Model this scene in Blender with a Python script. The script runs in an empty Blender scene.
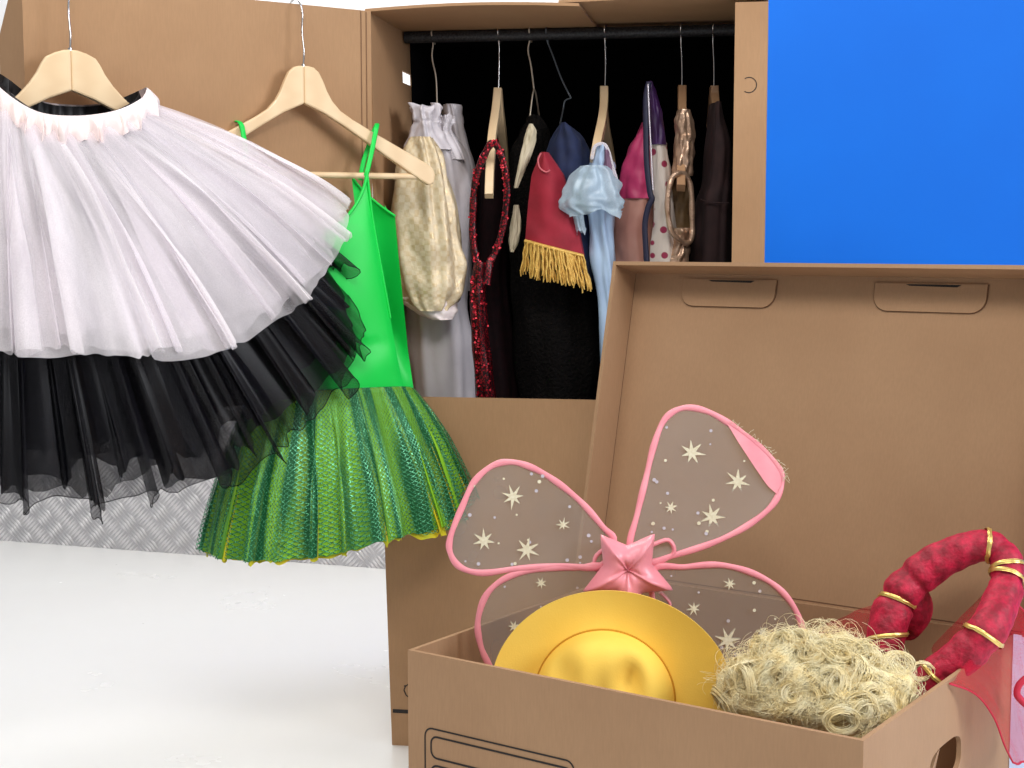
import bpy, bmesh, math, random
from mathutils import Vector as V, noise as mnoise
S = bpy.context.scene
COL = S.collection
PI = math.pi
# ------------------------------------------------------------------ camera and rays
CAMH, FPX, PITCH = 0.91, 1500.0, math.radians(5.5)
cp, sp = math.cos(PITCH), math.sin(PITCH)
CAM = V((0, 0, CAMH))
def ray(u, v):
    x = (u - 512) / FPX; y = (384 - v) / FPX
    return V((x, cp + y * sp, -sp + y * cp))
def P(u, v, Y):
    r = ray(u, v); return CAM + r * (Y / r.y)
def hit(u, v, p0, n):
    r = ray(u, v); return CAM + r * ((p0 - CAM).dot(n) / r.dot(n))
cam = bpy.data.cameras.new('camera'); co = bpy.data.objects.new('camera', cam); COL.objects.link(co)
co.location = CAM; co.rotation_euler = (PI / 2 - PITCH, 0, 0)
cam.sensor_width = 36; cam.lens = FPX / 1024 * 36; cam.clip_end = 100
S.camera = co
# ------------------------------------------------------------------ materials
def lin(c):
    return tuple(((x / 255) / 12.92 if x / 255 <= .04045 else ((x / 255 + .055) / 1.055) ** 2.4) for x in c) + (1,)
class NT:
    def __init__(s, name):
        s.m = bpy.data.materials.new(name); s.m.use_nodes = True; s.t = s.m.node_tree; s.t.nodes.clear()
        s.out = s.n('ShaderNodeOutputMaterial')
    def n(s, typ, ins=None, **kw):
        nd = s.t.nodes.new(typ)
        for k, v in kw.items(): setattr(nd, k, v)
        for k, v in (ins or {}).items(): s.set(nd, k, v)
        return nd
    def set(s, nd, k, v):
        if isinstance(v, bpy.types.NodeSocket): s.t.links.new(v, nd.inputs[k])
        else: nd.inputs[k].default_value = v
    def math(s, op, a, b=0.0, c=0.0):
        return s.n('ShaderNodeMath', {0: a, 1: b, 2: c}, operation=op).outputs[0]
    def mix(s, f, a, b):
        return s.n('ShaderNodeMix', {0: f, 6: a, 7: b}, data_type='RGBA').outputs[2]
    def obj(s, scale=(1, 1, 1)):
        tc = s.n('ShaderNodeTexCoord')
        return s.n('ShaderNodeMapping', {'Vector': tc.outputs['Object'], 'Scale': scale}).outputs[0]
    def uv(s, scale=(1, 1, 1)):
        tc = s.n('ShaderNodeTexCoord')
        return s.n('ShaderNodeMapping', {'Vector': tc.outputs['UV'], 'Scale': scale}).outputs[0]
    def noise(s, vec, scale, detail=3, rough=.5):
        return s.n('ShaderNodeTexNoise', {'Vector': vec, 'Scale': scale, 'Detail': detail, 'Roughness': rough}).outputs[0]
    def ramp(s, f, lo, hi, a=0.0, b=1.0):
        return s.n('ShaderNodeMapRange', {0: f, 1: lo, 2: hi, 3: a, 4: b}).outputs[0]
    def bump(s, h, strength=.3, dist=.002):
        return s.n('ShaderNodeBump', {'Height': h, 'Strength': strength, 'Distance': dist}).outputs[0]
    def bsdf(s, **kw):
        b = s.n('ShaderNodeBsdfPrincipled')
        for k, v in kw.items(): s.set(b, k.replace('_', ' '), v)
        return b
    def done(s, sh):
        s.t.links.new(sh, s.out.inputs[0]); return s.m
def simple(name, c, rough=.6, metal=0.0, c2=None, nscale=40, bump=0.0, bdist=.001, bscale=None, sheen=0.0, spec=.5, coat=0.0, stretch=(1, 1, 1), aniso=0):
    t = NT(name); ob = t.obj(stretch)
    col = lin(c)
    if c2: col = t.mix(t.ramp(t.noise(ob, nscale, 4), .35, .65), lin(c), lin(c2))
    kw = dict(Base_Color=col, Roughness=rough, Metallic=metal)
    b = t.bsdf(**kw); b.inputs['Specular IOR Level'].default_value = spec
    if sheen: b.inputs['Sheen Weight'].default_value = sheen; b.inputs['Sheen Roughness'].default_value = .4; b.inputs['Sheen Tint'].default_value = lin(tuple(min(255, int(x * .6 + 70)) for x in c))
    if coat: b.inputs['Coat Weight'].default_value = coat
    if bump: t.set(b, 'Normal', t.bump(t.noise(ob, bscale or nscale, 4), bump, bdist))
    return t.done(b.outputs[0])
def cardboard(name, a, b2):
    t = NT(name); o = t.obj()
    f = t.noise(o, 5, 5, .6); fine = t.noise(t.obj((1, 1, .12)), 420, 2)
    col = t.mix(t.ramp(f, .3, .7), lin(a), lin(b2))
    col = t.mix(t.ramp(fine, .35, .65, 0, .16), col, lin(tuple(int(x * .8) for x in a)))
    flute = t.n('ShaderNodeTexWave', {'Vector': t.obj(), 'Scale': 60.0, 'Distortion': .3}, wave_type='BANDS', bands_direction='DIAGONAL').outputs[1]
    h = t.math('ADD', t.math('MULTIPLY', flute, .10), t.math('MULTIPLY', fine, .25))
    b = t.bsdf(Base_Color=col, Roughness=.72, Normal=t.bump(h, .12, .001)); b.inputs['Specular IOR Level'].default_value = .3
    return t.done(b.outputs[0])
def tulle(name, c, a0, a1, trans=.4, nu=60, spark=0):
    t = NT(name); uv = t.uv((nu, 1.2, 1))
    f = t.ramp(t.noise(uv, 1.0, 3), .3, .7, a0, a1)
    fine = t.noise(t.obj(), 900, 1)
    f = t.math('MULTIPLY', f, t.ramp(fine, .3, .7, .85, 1.12))
    d = t.n('ShaderNodeBsdfDiffuse', {'Color': lin(c)}); tr = t.n('ShaderNodeBsdfTranslucent', {'Color': lin(c)})
    m = t.n('ShaderNodeMixShader', {0: trans, 1: d.outputs[0], 2: tr.outputs[0]})
    gl = t.n('ShaderNodeBsdfGlossy', {'Color': (1, 1, 1, 1), 'Roughness': .35})
    m2 = t.n('ShaderNodeMixShader', {0: spark, 1: m.outputs[0], 2: gl.outputs[0]})
    tp = t.n('ShaderNodeBsdfTransparent')
    return t.done(t.n('ShaderNodeMixShader', {0: f, 1: tp.outputs[0], 2: m2.outputs[0]}).outputs[0])
def netting(name, c, c2, nu, nv, w):
    t = NT(name); s = t.n('ShaderNodeSeparateXYZ', {0: t.uv()})
    a = t.math('MULTIPLY', s.outputs[0], nu); b = t.math('MULTIPLY', s.outputs[1], nv)
    p = t.math('PINGPONG', t.math('ADD', a, b), .5); q = t.math('PINGPONG', t.math('SUBTRACT', a, b), .5)
    f = t.math('MAXIMUM', t.math('LESS_THAN', p, w), t.math('LESS_THAN', q, w))
    g = t.n('ShaderNodeTexVoronoi', {'Vector': t.obj(), 'Scale': 700.0})
    col = t.mix(t.ramp(g.outputs['Color'], .45, .85), lin(c), lin(c2))
    bs = t.bsdf(Base_Color=col, Roughness=.35, Metallic=.35)
    return t.done(t.n('ShaderNodeMixShader', {0: f, 1: t.n('ShaderNodeBsdfTransparent').outputs[0], 2: bs.outputs[0]}).outputs[0])

M = {}
M['card'] = cardboard('kraft_cardboard', (175, 138, 102), (165, 128, 93))
M['card_box'] = cardboard('kraft_cardboard_box', (172, 137, 104), (163, 128, 96))
M['crease'] = simple('cardboard_crease', (104, 72, 48), .8)
M['ink'] = simple('black_print', (30, 24, 22), .7)
M['inner_layer'] = simple('shade_sheets', (7, 7, 8), .9, c2=(11, 10, 12), nscale=60, spec=.1)  # black that paints in the shade deep inside the carton
M['floor'] = None
t = NT('white_floor'); o = t.obj()
sm = t.noise(o, 2.2, 5, .6); sc = t.noise(t.obj((3, 14, 1)), 6, 5, .7)
col = t.mix(t.ramp(sm, .3, .75), lin((246, 247, 246)), lin((240, 242, 241)))
col = t.mix(t.ramp(sc, .6, .85, 0, .12), col, lin((222, 221, 219)))
spk = t.n('ShaderNodeTexVoronoi', {'Vector': o, 'Scale': 9.0}).outputs['Distance']
col = t.mix(t.ramp(spk, .012, .03, .6, 0), col, lin((150, 145, 140)))
b = t.bsdf(Base_Color=col, Roughness=t.ramp(sm, .3, .7, .16, .30)); b.inputs['Specular IOR Level'].default_value = .5
M['floor'] = t.done(b.outputs[0])
M['white_wall'] = simple('white_wall', (240, 241, 243), .6, c2=(234, 236, 239), nscale=3)
M['blue'] = simple('blue_wall', (0, 106, 214), .55, c2=(0, 101, 208), nscale=2.0, spec=.25)
M['alu'] = simple('aluminium_tread', (208, 206, 209), .28, .5, c2=(196, 194, 198), nscale=30, bump=.06, bscale=200)
M['alu_bar'] = simple('polished_aluminium_bars', (232, 231, 233), .3, .35)
M['wood'] = None
t = NT('pale_beech'); ob = t.obj((1, 1, 1))
w = t.n('ShaderNodeTexWave', {'Vector': t.obj((6, 6, 30)), 'Scale': 1.2, 'Distortion': 3.0, 'Detail': 3.0}).outputs[0]
b = t.bsdf(Base_Color=t.mix(t.ramp(w, 0, 1, 0, .4), lin((232, 205, 165)), lin((214, 180, 136))), Roughness=.42, Coat_Weight=.15)
M['wood'] = t.done(b.outputs[0])
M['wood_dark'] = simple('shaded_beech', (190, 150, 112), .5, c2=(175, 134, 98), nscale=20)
M['chrome'] = simple('chrome', (215, 212, 210), .18, 1.0)
M['wire'] = simple('coated_wire', (190, 178, 160), .4, .5)
M['wire_dark'] = simple('dark_wire', (96, 104, 112), .4, .6)
M['rail'] = simple('black_rail', (22, 22, 24), .5, .3, c2=(60, 60, 62), nscale=300)
M['tulle_w'] = tulle('white_tulle', (254, 249, 252), .12, .88, .35, nu=36)
M['tulle_w2'] = tulle('white_tulle_inner', (250, 244, 249), .14, .74, .35, nu=30)
M['satin_w'] = simple('white_satin_band', (250, 238, 236), .4, c2=(246, 228, 224), nscale=12, bump=.2, bscale=60, sheen=.2)
M['tulle_b'] = tulle('black_tulle', (9, 8, 12), .62, .94, .15, nu=30, spark=.02)
M['tulle_b2'] = tulle('black_tulle_inner', (6, 6, 9), .78, .98, .1, nu=26, spark=.008)
M['tulle_b_hem'] = tulle('black_tulle_hem', (20, 19, 25), .28, .84, .2, nu=60, spark=.02)
M['satin_b'] = simple('black_elastic', (16, 15, 18), .5, bump=.2, bscale=80)
M['lycra'] = simple('green_lycra', (20, 214, 82), .42, c2=(16, 208, 74), nscale=6, sheen=.15, spec=.35)
t = NT('green_tulle_underskirt'); uvn = t.n('ShaderNodeSeparateXYZ', {0: t.uv()})
cv = t.n('ShaderNodeCombineXYZ', {0: t.math('MULTIPLY', uvn.outputs[0], 26.0), 1: t.math('MULTIPLY', uvn.outputs[1], .35)})
f = t.noise(cv.outputs[0], 1.3, 1, .4)
col = t.mix(t.ramp(f, .47, .54), lin((138, 200, 28)), lin((8, 98, 44)))
f2 = t.noise(cv.outputs[0], 2.9, 1)
col = t.mix(t.ramp(f2, .55, .68, 0, .7), col, lin((150, 190, 30)))
b = t.bsdf(Base_Color=col, Roughness=.6, Normal=t.bump(t.noise(t.obj(), 700, 2), .5, .002))
M['underskirt'] = t.done(b.outputs[0])
M['yellow_hem'] = simple('yellow_tulle', (214, 190, 20), .7, c2=(180, 190, 30), nscale=30)
M['net'] = netting('green_glitter_net', (6, 96, 56), (110, 206, 150), 170, 34, .10)
t = NT('gold_brocade'); uvv = t.uv((44, 40, 1))
ck = t.n('ShaderNodeTexChecker', {'Vector': uvv, 'Scale': 1.0}).outputs['Fac']
nz = t.noise(t.obj(), 90, 3)
f = t.math('MULTIPLY', t.ramp(nz, .3, .7, .45, 1.0), t.math('MULTIPLY_ADD', ck, .28, .5))
b = t.bsdf(Base_Color=t.mix(f, lin((222, 210, 184)), lin((196, 168, 118))), Roughness=t.ramp(f, 0, 1, .6, .3), Metallic=t.ramp(f, 0, 1, .0, .45), Normal=t.bump(t.noise(t.obj(), 45, 4), .5, .006))
M['brocade'] = t.done(b.outputs[0])
M['grey_satin'] = simple('grey_white_satin', (214, 208, 212), .35, c2=(198, 192, 197), nscale=10, bump=.35, bscale=14, bdist=.01, sheen=.2)
t = NT('red_sequins'); vo = t.n('ShaderNodeTexVoronoi', {'Vector': t.obj(), 'Scale': 300.0})
d = vo.outputs['Distance']
col = t.mix(t.ramp(vo.outputs['Color'], .2, .9), lin((92, 4, 16)), lin((164, 16, 34)))
col = t.mix(t.ramp(d, .42, .5), col, lin((30, 2, 6)))
b = t.bsdf(Base_Color=col, Roughness=.34, Metallic=.4, Normal=t.bump(vo.outputs['Color'], .5, .002))
M['sequin'] = t.done(b.outputs[0])
M['sequin_disc'] = simple('red_sequin_disc', (164, 16, 36), .32, .5)
M['dark_red'] = simple('dark_red_velvet', (24, 5, 9), .85, c2=(12, 3, 5), nscale=60, spec=.15)
M['black_fur'] = simple('black_fur', (9, 8, 8), .95, c2=(17, 14, 13), nscale=120, bump=1.0, bscale=160, bdist=.01, spec=.1)
M['cream'] = simple('cream_cotton', (206, 194, 168), .7, c2=(190, 178, 150), nscale=30, bump=.2)
M['navy'] = simple('navy_velvet', (16, 32, 70), .8, c2=(10, 24, 54), nscale=40, sheen=.3, bump=.3, bscale=60)
M['red_velvet'] = simple('red_velvet', (152, 22, 44), .75, c2=(132, 14, 34), nscale=26, sheen=.35, bump=.3, bscale=40)
M['pipe_pink'] = simple('dusty_pink_piping', (196, 96, 104), .6)
M['gold_fringe'] = simple('gold_fringe', (228, 188, 100), .42, .3, c2=(198, 152, 66), nscale=120, bump=.6, bscale=500)
M['blue_satin'] = simple('pale_blue_satin', (176, 200, 226), .35, c2=(160, 184, 214), nscale=14, bump=.3, bscale=20, bdist=.006, sheen=.2)
M['blue_sheer'] = tulle('pale_blue_organza', (196, 218, 232), .6, .9, .3, nu=8, spark=.06)
M['lace'] = simple('lace', (214, 208, 214), .6, bump=.8, bscale=200)
M['mauve'] = simple('mauve_bodice', (120, 86, 110), .5, c2=(96, 66, 92), nscale=30)
M['pink_satin'] = simple('pink_satin', (200, 66, 116), .5, c2=(182, 52, 100), nscale=18, bump=.35, bscale=22, bdist=.006, sheen=.2)
M['peach'] = simple('peach_satin', (196, 148, 132), .45, c2=(190, 134, 120), nscale=10, bump=.3, bscale=16, bdist=.008)
M['purple'] = simple('purple_satin', (62, 26, 84), .5, c2=(44, 18, 62), nscale=30)
M['navy_piping'] = simple('navy_piping', (22, 22, 50), .45)
t = NT('cream_spotted'); vo = t.n('ShaderNodeTexVoronoi', {'Vector': t.obj((1, .3, 1)), 'Scale': 46.0, 'Randomness': .9})
sel = t.n('ShaderNodeSeparateColor', {0: vo.outputs['Color']}).outputs[0]
col = t.mix(t.math('MAXIMUM', t.ramp(vo.outputs['Distance'], .26, .31), t.math('GREATER_THAN', sel, .55)), lin((150, 40, 74)), lin((212, 200, 190)))
b = t.bsdf(Base_Color=col, Roughness=.6); M['spotted'] = t.done(b.outputs[0])
M['gold_lame'] = simple('rose_gold_lame', (206, 174, 150), .32, .6, c2=(176, 142, 116), nscale=30, bump=.5, bscale=34, bdist=.008, stretch=(.6, 1, 1.6))
M['gold_dark'] = simple('gold_lining', (126, 98, 62), .6, c2=(96, 72, 44), nscale=30)
M['brown_velvet'] = simple('brown_velvet', (52, 30, 30), .85, c2=(36, 20, 22), nscale=30, sheen=.2, bump=.3, bscale=40)
t = NT('wing_film'); f = t.ramp(t.noise(t.obj(), 14, 2), .3, .7, .40, .50)
d = t.bsdf(Base_Color=lin((160, 152, 146)), Roughness=.3); tr = t.n('ShaderNodeBsdfTranslucent', {'Color': lin((170, 160, 156))})
m = t.n('ShaderNodeMixShader', {0: .25, 1: d.outputs[0], 2: tr.outputs[0]})
M['film'] = t.done(t.n('ShaderNodeMixShader', {0: f, 1: t.n('ShaderNodeBsdfTransparent').outputs[0], 2: m.outputs[0]}).outputs[0])
M['wing_trim'] = simple('pink_satin_binding', (240, 152, 162), .4, c2=(230, 138, 150), nscale=30, bump=.2, bscale=120, sheen=.2)
M['wing_star'] = simple('cream_glitter', (232, 226, 200), .55, .1, c2=(216, 206, 174), nscale=300)
M['wing_dot'] = simple('iridescent_dot', (214, 206, 214), .25, .4)
M['pink_cushion'] = simple('pink_satin_cushion', (236, 150, 160), .33, c2=(228, 136, 148), nscale=20, bump=.3, bscale=26, bdist=.006, sheen=.3)
M['felt'] = simple('yellow_felt', (254, 215, 96), .8, c2=(250, 207, 84), nscale=9, bump=.25, bscale=500, sheen=.15)
M['felt_seam'] = simple('yellow_felt_seam', (196, 138, 24), .9)
M['hair'] = None
t = NT('blonde_synthetic_hair')
nz = t.noise(t.obj(), 60, 2)
b = t.bsdf(Base_Color=t.mix(t.ramp(nz, .3, .7), lin((255, 248, 212)), lin((251, 230, 168))), Roughness=.38); b.inputs['Specular IOR Level'].default_value = .6
htr = t.n('ShaderNodeBsdfTranslucent', {'Color': lin((255, 240, 196))})
M['hair'] = t.done(t.n('ShaderNodeMixShader', {0: .06, 1: b.outputs[0], 2: htr.outputs[0]}).outputs[0])
M['hair_base'] = simple('blonde_base', (252, 234, 184), .6, c2=(244, 220, 164), nscale=40, bump=1, bscale=60, bdist=.01)
t = NT('crushed_red_velvet'); nz = t.noise(t.obj(), 62, 5, .6)
b = t.bsdf(Base_Color=t.mix(t.ramp(nz, .38, .66), lin((132, 4, 32)), lin((196, 16, 60))), Roughness=.6, Normal=t.bump(t.noise(t.obj(), 70, 4), .6, .006)); b.inputs['Sheen Weight'].default_value = .5; b.inputs['Sheen Tint'].default_value = lin((235, 60, 100))
M['crushed'] = t.done(b.outputs[0])
M['gold_ribbon'] = simple('gold_ribbon', (236, 204, 120), .28, .7, bump=.4, bscale=400)
M['veil'] = tulle('red_organza', (206, 40, 66), .45, .62, .4, nu=6)
M['veil_hem'] = simple('red_rolled_hem', (190, 30, 58), .6)

# ------------------------------------------------------------------ mesh builder
class MB:
    def __init__(s): s.v = []; s.f = []; s.m = []; s.uv = []; s.sm = []
    def add(s, verts, faces, mi=0, uvs=None, smooth=True):
        b = len(s.v); s.v += [V(p) for p in verts]
        for k, f in enumerate(faces):
            s.f.append(tuple(b + i for i in f)); s.m.append(mi); s.sm.append(smooth)
            s.uv.append(uvs[k] if uvs else [(0, 0)] * len(f))
    def grid(s, rows, closed=False, mi=0, smooth=True, flipv=False):
        m = len(rows); n = len(rows[0]); vs = [p for r in rows for p in r]; fs = []; us = []
        nn = n if closed else n - 1; du = n if closed else n - 1
        for j in range(m - 1):
            for i in range(nn):
                i2 = (i + 1) % n
                fs.append((j * n + i, j * n + i2, (j + 1) * n + i2, (j + 1) * n + i))
                u0, u1, v0, v1 = i / du, (i + 1) / du, 1 - j / (m - 1), 1 - (j + 1) / (m - 1)
                us.append([(u0, v0), (u1, v0), (u1, v1), (u0, v1)])
        s.add(vs, fs, mi, us, smooth)
    def box(s, o, ax, ay, az, mi=0):
        vs = [o + ax * i + ay * j + az * k for k in (0, 1) for j in (0, 1) for i in (0, 1)]
        s.add(vs, [(0, 2, 3, 1), (4, 5, 7, 6), (0, 1, 5, 4), (2, 6, 7, 3), (0, 4, 6, 2), (1, 3, 7, 5)], mi, smooth=False)
    def prism(s, poly, d, mi=0, smooth=False):
        n = len(poly); vs = [V(p) for p in poly] + [V(p) + d for p in poly]
        s.add(vs, [tuple(range(n)), tuple(range(2 * n - 1, n - 1, -1))] + [(i, i + n, (i + 1) % n + n, (i + 1) % n) for i in range(n)], mi, smooth=smooth)
    def tube(s, path, r, n=8, closed=False, mi=0, flat=1.0, up=None, cap=True):
        m = len(path); rows = []; prev = None
        for j, p in enumerate(path):
            a = path[(j - 1) % m] if (closed or j > 0) else path[0]; b = path[(j + 1) % m] if (closed or j < m - 1) else path[-1]
            tg = (b - a)
            if tg.length < 1e-9: tg = V((0, 0, 1))
            tg.normalize()
            if up is not None: x = up - tg * up.dot(tg)
            elif prev is None:
                x = V((0, 0, 1)) if abs(tg.z) < .9 else V((1, 0, 0)); x = x - tg * x.dot(tg)
            else: x = prev - tg * prev.dot(tg)
            if x.length < 1e-6: x = tg.orthogonal()
            x.normalize(); prev = x; y = tg.cross(x)
            rr = r[j] if isinstance(r, (list, tuple)) else r
            rows.append([p + x * (rr * math.cos(2 * PI * i / n)) + y * (rr * flat * math.sin(2 * PI * i / n)) for i in range(n)])
        if closed: rows.append(rows[0])
        s.grid(rows, True, mi)
        if cap and not closed:
            for rw in (rows[0], rows[-1]): s.add(rw, [tuple(range(n))], mi)
    def stroke(s, pts, nrm, w, mi=0, closed=False):
        q = list(pts); m = len(q)
        L = []
        for j in range(m):
            a = q[(j - 1) % m] if (closed or j) else q[0]; b = q[(j + 1) % m] if (closed or j < m - 1) else q[-1]
            sd = (b - a).normalized().cross(nrm) * (w / 2)
            L.append([q[j] + sd, q[j] - sd])
        if closed: L.append(L[0])
        s.grid(L, False, mi, False)
    def build(s, name, mats, root=None, bevel=0, weld=False, recalc=False):
        off = root['_o'] if root is not None else None
        off = V(off) if off is not None else V((0, 0, 0))
        me = bpy.data.meshes.new(name); me.from_pydata([p - off for p in s.v], [], s.f)
        mats = mats if isinstance(mats, (list, tuple)) else [mats]
        for m in mats: me.materials.append(m)
        me.polygons.foreach_set('material_index', s.m); me.polygons.foreach_set('use_smooth', s.sm)
        ul = me.uv_layers.new(name='UVMap'); flat = [c for f in s.uv for p in f for c in p]
        ul.data.foreach_set('uv', flat)
        if recalc or weld:
            bm = bmesh.new(); bm.from_mesh(me)
            if weld: bmesh.ops.remove_doubles(bm, verts=bm.verts, dist=1e-5)
            bmesh.ops.recalc_face_normals(bm, faces=bm.faces); bm.to_mesh(me); bm.free()
        me.update()
        o = bpy.data.objects.new(name, me); COL.objects.link(o)
        if root is not None: o.parent = root; o['_o'] = list(off)
        else: o['_o'] = [0, 0, 0]
        if bevel:
            b = o.modifiers.new('bevel', 'BEVEL'); b.width = bevel; b.segments = 2; b.limit_method = 'ANGLE'
        return o
def thing(name, label, cat, loc, group=None):
    o = bpy.data.objects.new(name, None); COL.objects.link(o); o.location = loc; o.empty_display_size = .05
    o['label'] = label; o['category'] = cat; o['_o'] = list(loc)
    if group: o['group'] = group
    return o
def structure(mb, name, mats, **kw):
    o = mb.build(name, mats, None, **kw); o['kind'] = 'structure'; return o
def cat(pts, n, closed=False):
    out = []; m = len(pts); segs = m if closed else m - 1
    for k in range(segs):
        g = lambda i: pts[i % m] if closed else pts[max(0, min(m - 1, i))]
        a, b, c, d = g(k - 1), g(k), g(k + 1), g(k + 2)
        for q in range(n):
            t = q / n
            out.append(.5 * ((2 * b) + (c - a) * t + (2 * a - 5 * b + 4 * c - d) * t * t + (3 * b - a - 3 * c + d) * t ** 3))
    if not closed: out.append(pts[-1])
    return out
def at(pts, f, closed=False):           # catmull sample at f in 0..1
    m = len(pts); x = (f % 1.0) * m if closed else max(0, min(.99999, f)) * (m - 1)
    k = int(x); t = x - k
    g = lambda i: pts[i % m] if closed else pts[max(0, min(m - 1, i))]
    a, b, c, d = g(k - 1), g(k), g(k + 1), g(k + 2)
    return .5 * ((2 * b) + (c - a) * t + (2 * a - 5 * b + 4 * c - d) * t * t + (3 * b - a - 3 * c + d) * t ** 3)
def nz(*a): return mnoise.noise(V(a))

# drape: hanging cloth volume. rows (v, uL, uR); pixel outline measured on the plane Y
def drape(mb, rows, Y, depth, nf=9, amp=.004, seed=0, m=40, n=72, mi=0, pinch=0, cap=False, lump=.004, zb=0, zt=0):
    rnd = random.Random(seed); ph = [rnd.uniform(0, 6.28) for _ in range(4)]
    rr = [V(r) for r in rows]; out = []
    for j in range(m + 1):
        t = j / m; v, a, b = at(rr, t)
        c = P((a + b) / 2, v, Y); hw = abs((b - a) / 2 * Y / FPX)
        d = depth(t) if callable(depth) else depth
        am = amp(t) if callable(amp) else amp
        row = []
        for i in range(n):
            th = 2 * PI * i / n
            tw = th + .35 * nz(th * 1.3, t * 2.0, seed)
            f = math.sin(nf * tw + ph[0] + 1.2 * t) * .6 + math.sin((nf * 1.7) * tw + ph[1]) * .25 + .4 * math.sin((nf // 2 + 1) * tw + ph[2] + t * 2)
            k = am * f + lump * nz(math.cos(th) * 2 + seed, math.sin(th) * 2, t * 7)
            x, y = math.cos(th), math.sin(th)
            dz = zb * t ** 4 * (math.sin(3 * th + seed) + .6 * math.sin(5 * th + 2)) + zt * (1 - t) ** 4 * (math.sin(4 * th + seed) + .6 * math.sin(7 * th))
            row.append(c + V(((hw + k * min(1, hw / .02)) * x, (d + k) * y, dz)))
        out.append(row)
    mb.grid(out, True, mi)
    if cap: mb.add(out[0], [tuple(range(n))], mi); mb.add(out[-1], [tuple(range(n))], mi)
    return out
# skirt: gathered cloth between a top and a bottom ring (closed control lists, world points)
def skirt(mb, top, bot, nf, amp, seed=0, n=360, m=26, bulge=.02, ov=1.0, jag=.02, fine=.3, mi=0, t0=0.0, t1=1.0):
    rnd = random.Random(seed); ph = [rnd.uniform(0, 6.28) for _ in range(6)]
    ctop = sum(top, V()) / len(top); cols = []
    for i in range(n):
        f = i / n; th = 2 * PI * f
        wob = .5 * nz(math.cos(th) * 2.2 + seed * 3.1, math.sin(th) * 2.2, .3) * 2.0
        pf = nf * th + ph[0] + wob * 4.5 + 1.3 * nz(math.cos(th) * 7 + seed, math.sin(th) * 7, 2.2)
        ampf = .35 + 1.5 * abs(nz(math.cos(th) * 3 + seed, math.sin(th) * 3, 5.1))
        jj = 1 + jag * (1.3 * nz(math.cos(th) * 6 + seed, math.sin(th) * 6, 9.3) + .9 * nz(math.cos(th) * 21 + seed, math.sin(th) * 21, 3.3) + .3 * math.sin(pf))
        col = []
        for j in range(m + 1):
            t = (t0 + (t1 - t0) * j / m)
            te = t * (1 + (jj - 1) * t)
            fo = f + ov * min(1, te * 1.6) * math.cos(pf) / nf / (2 * PI) * .9
            T = at(top, fo, True); B = at(bot, fo, True)
            T2 = at(top, fo + .004, True); B2 = at(bot, fo + .004, True)
            tg = (T2 + B2) - (T + B); ax = B - T
            nm = ax.cross(tg)
            if nm.length < 1e-9: nm = V((0, -1, 0))
            nm.normalize()
            mid = (T + B) / 2
            if nm.dot(V((mid.x - ctop.x, mid.y - ctop.y, 0))) < 0: nm = -nm
            C = mid + nm * bulge
            p = T * (1 - te) ** 2 + C * 2 * te * (1 - te) + B * te * te
            g = math.sin(pf) * ampf + fine * math.sin(pf * 2.7 + ph[2] + te * 1.5) + .5 * nz(math.cos(th) * 9 + seed, math.sin(th) * 9, te * 2.5)
            p = p + nm * (amp * (te ** .75) * g)
            col.append(p)
        cols.append(col)
    rows = [[cols[i][j] for i in range(n)] for j in range(m + 1)]
    mb.grid(rows, True, mi); return rows
class Frame:                              # vertical frame: x along (yaw), y = away from the camera
    def __init__(s, o, yaw):
        s.o = o; s.x = V((math.cos(yaw), math.sin(yaw), 0)); s.y = V((-math.sin(yaw), math.cos(yaw), 0)); s.z = V((0, 0, 1))
    def px(s, u, v, y=0.0): return hit(u, v, s.o + s.y * y, s.y)
    def w(s, x, y, z): return s.o + s.x * x + s.y * y + s.z * z

# ------------------------------------------------------------------ the setting
WA, WB = V((-1.558, 4.499, 0)), V((1.237, 3.582, 0))
wd = (WB - WA).normalized(); wn = V((-wd.y, wd.x, 0))           # wn points behind the wall
def wallp(s, z, off=0): return WA + wd * s + wn * off + V((0, 0, z))
mb = MB(); mb.add([(-6, -3, 0), (7, -3, 0), (7, 7, 0), (-6, 7, 0)], [(0, 1, 2, 3)], smooth=False)
structure(mb, 'floor', M['floor'])
sb = (hit(628, 3, WA, wn) - WA).dot(wd)
mb = MB(); mb.box(wallp(-3.5, 0), wd * (3.5 + sb), wn * .1, V((0, 0, 2.9))); structure(mb, 'wall_back', M['white_wall'])
mb = MB(); mb.box(wallp(sb, 0), wd * 4.2, wn * .1, V((0, 0, 2.9))); structure(mb, 'wall_right', M['blue'])
mb = MB()
mb.box(wallp(-1.2, 0, -.006), wd * 2.7, wn * .006, V((0, 0, .50)))
cell = .072; rr_ = random.Random(4)
for i in range(-30, 40):
    for j in range(-30, 40):
        cs = (i + j) * cell / 2 + .02; cz = (i - j) * cell / 2 + .01
        if cs < -.9 or cs > 1.45 or cz < .01 or cz > .48: continue
        vert = (j % 2 == 0)
        e = V((1, 1)) if (i % 2 == 0) else V((1, -1)); e = e.normalized() if True else e
        pr = V((-e.y, e.x))
        for k in range(-2, 3):
            c2 = V((cs, cz)) + pr * (k * cell * .148); L = cell * .41 * (1 - .05 * abs(k)); w2 = cell * .060
            pts = [c2 - e * L, c2 + pr * w2, c2 + e * L, c2 - pr * w2]
            base = [wallp(p.x, p.y, -.0062) for p in pts]
            r1 = wallp((c2 - e * L * .55).x, (c2 - e * L * .55).y, -.0115); r2 = wallp((c2 + e * L * .55).x, (c2 + e * L * .55).y, -.0115)
            mb.add(base + [r1, r2], [(0, 1, 4), (1, 5, 4), (1, 2, 5), (2, 3, 5), (3, 4, 5), (3, 0, 4)], 1)
structure(mb, 'baseboard_back', [M['alu'], M['alu_bar']])

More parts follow.
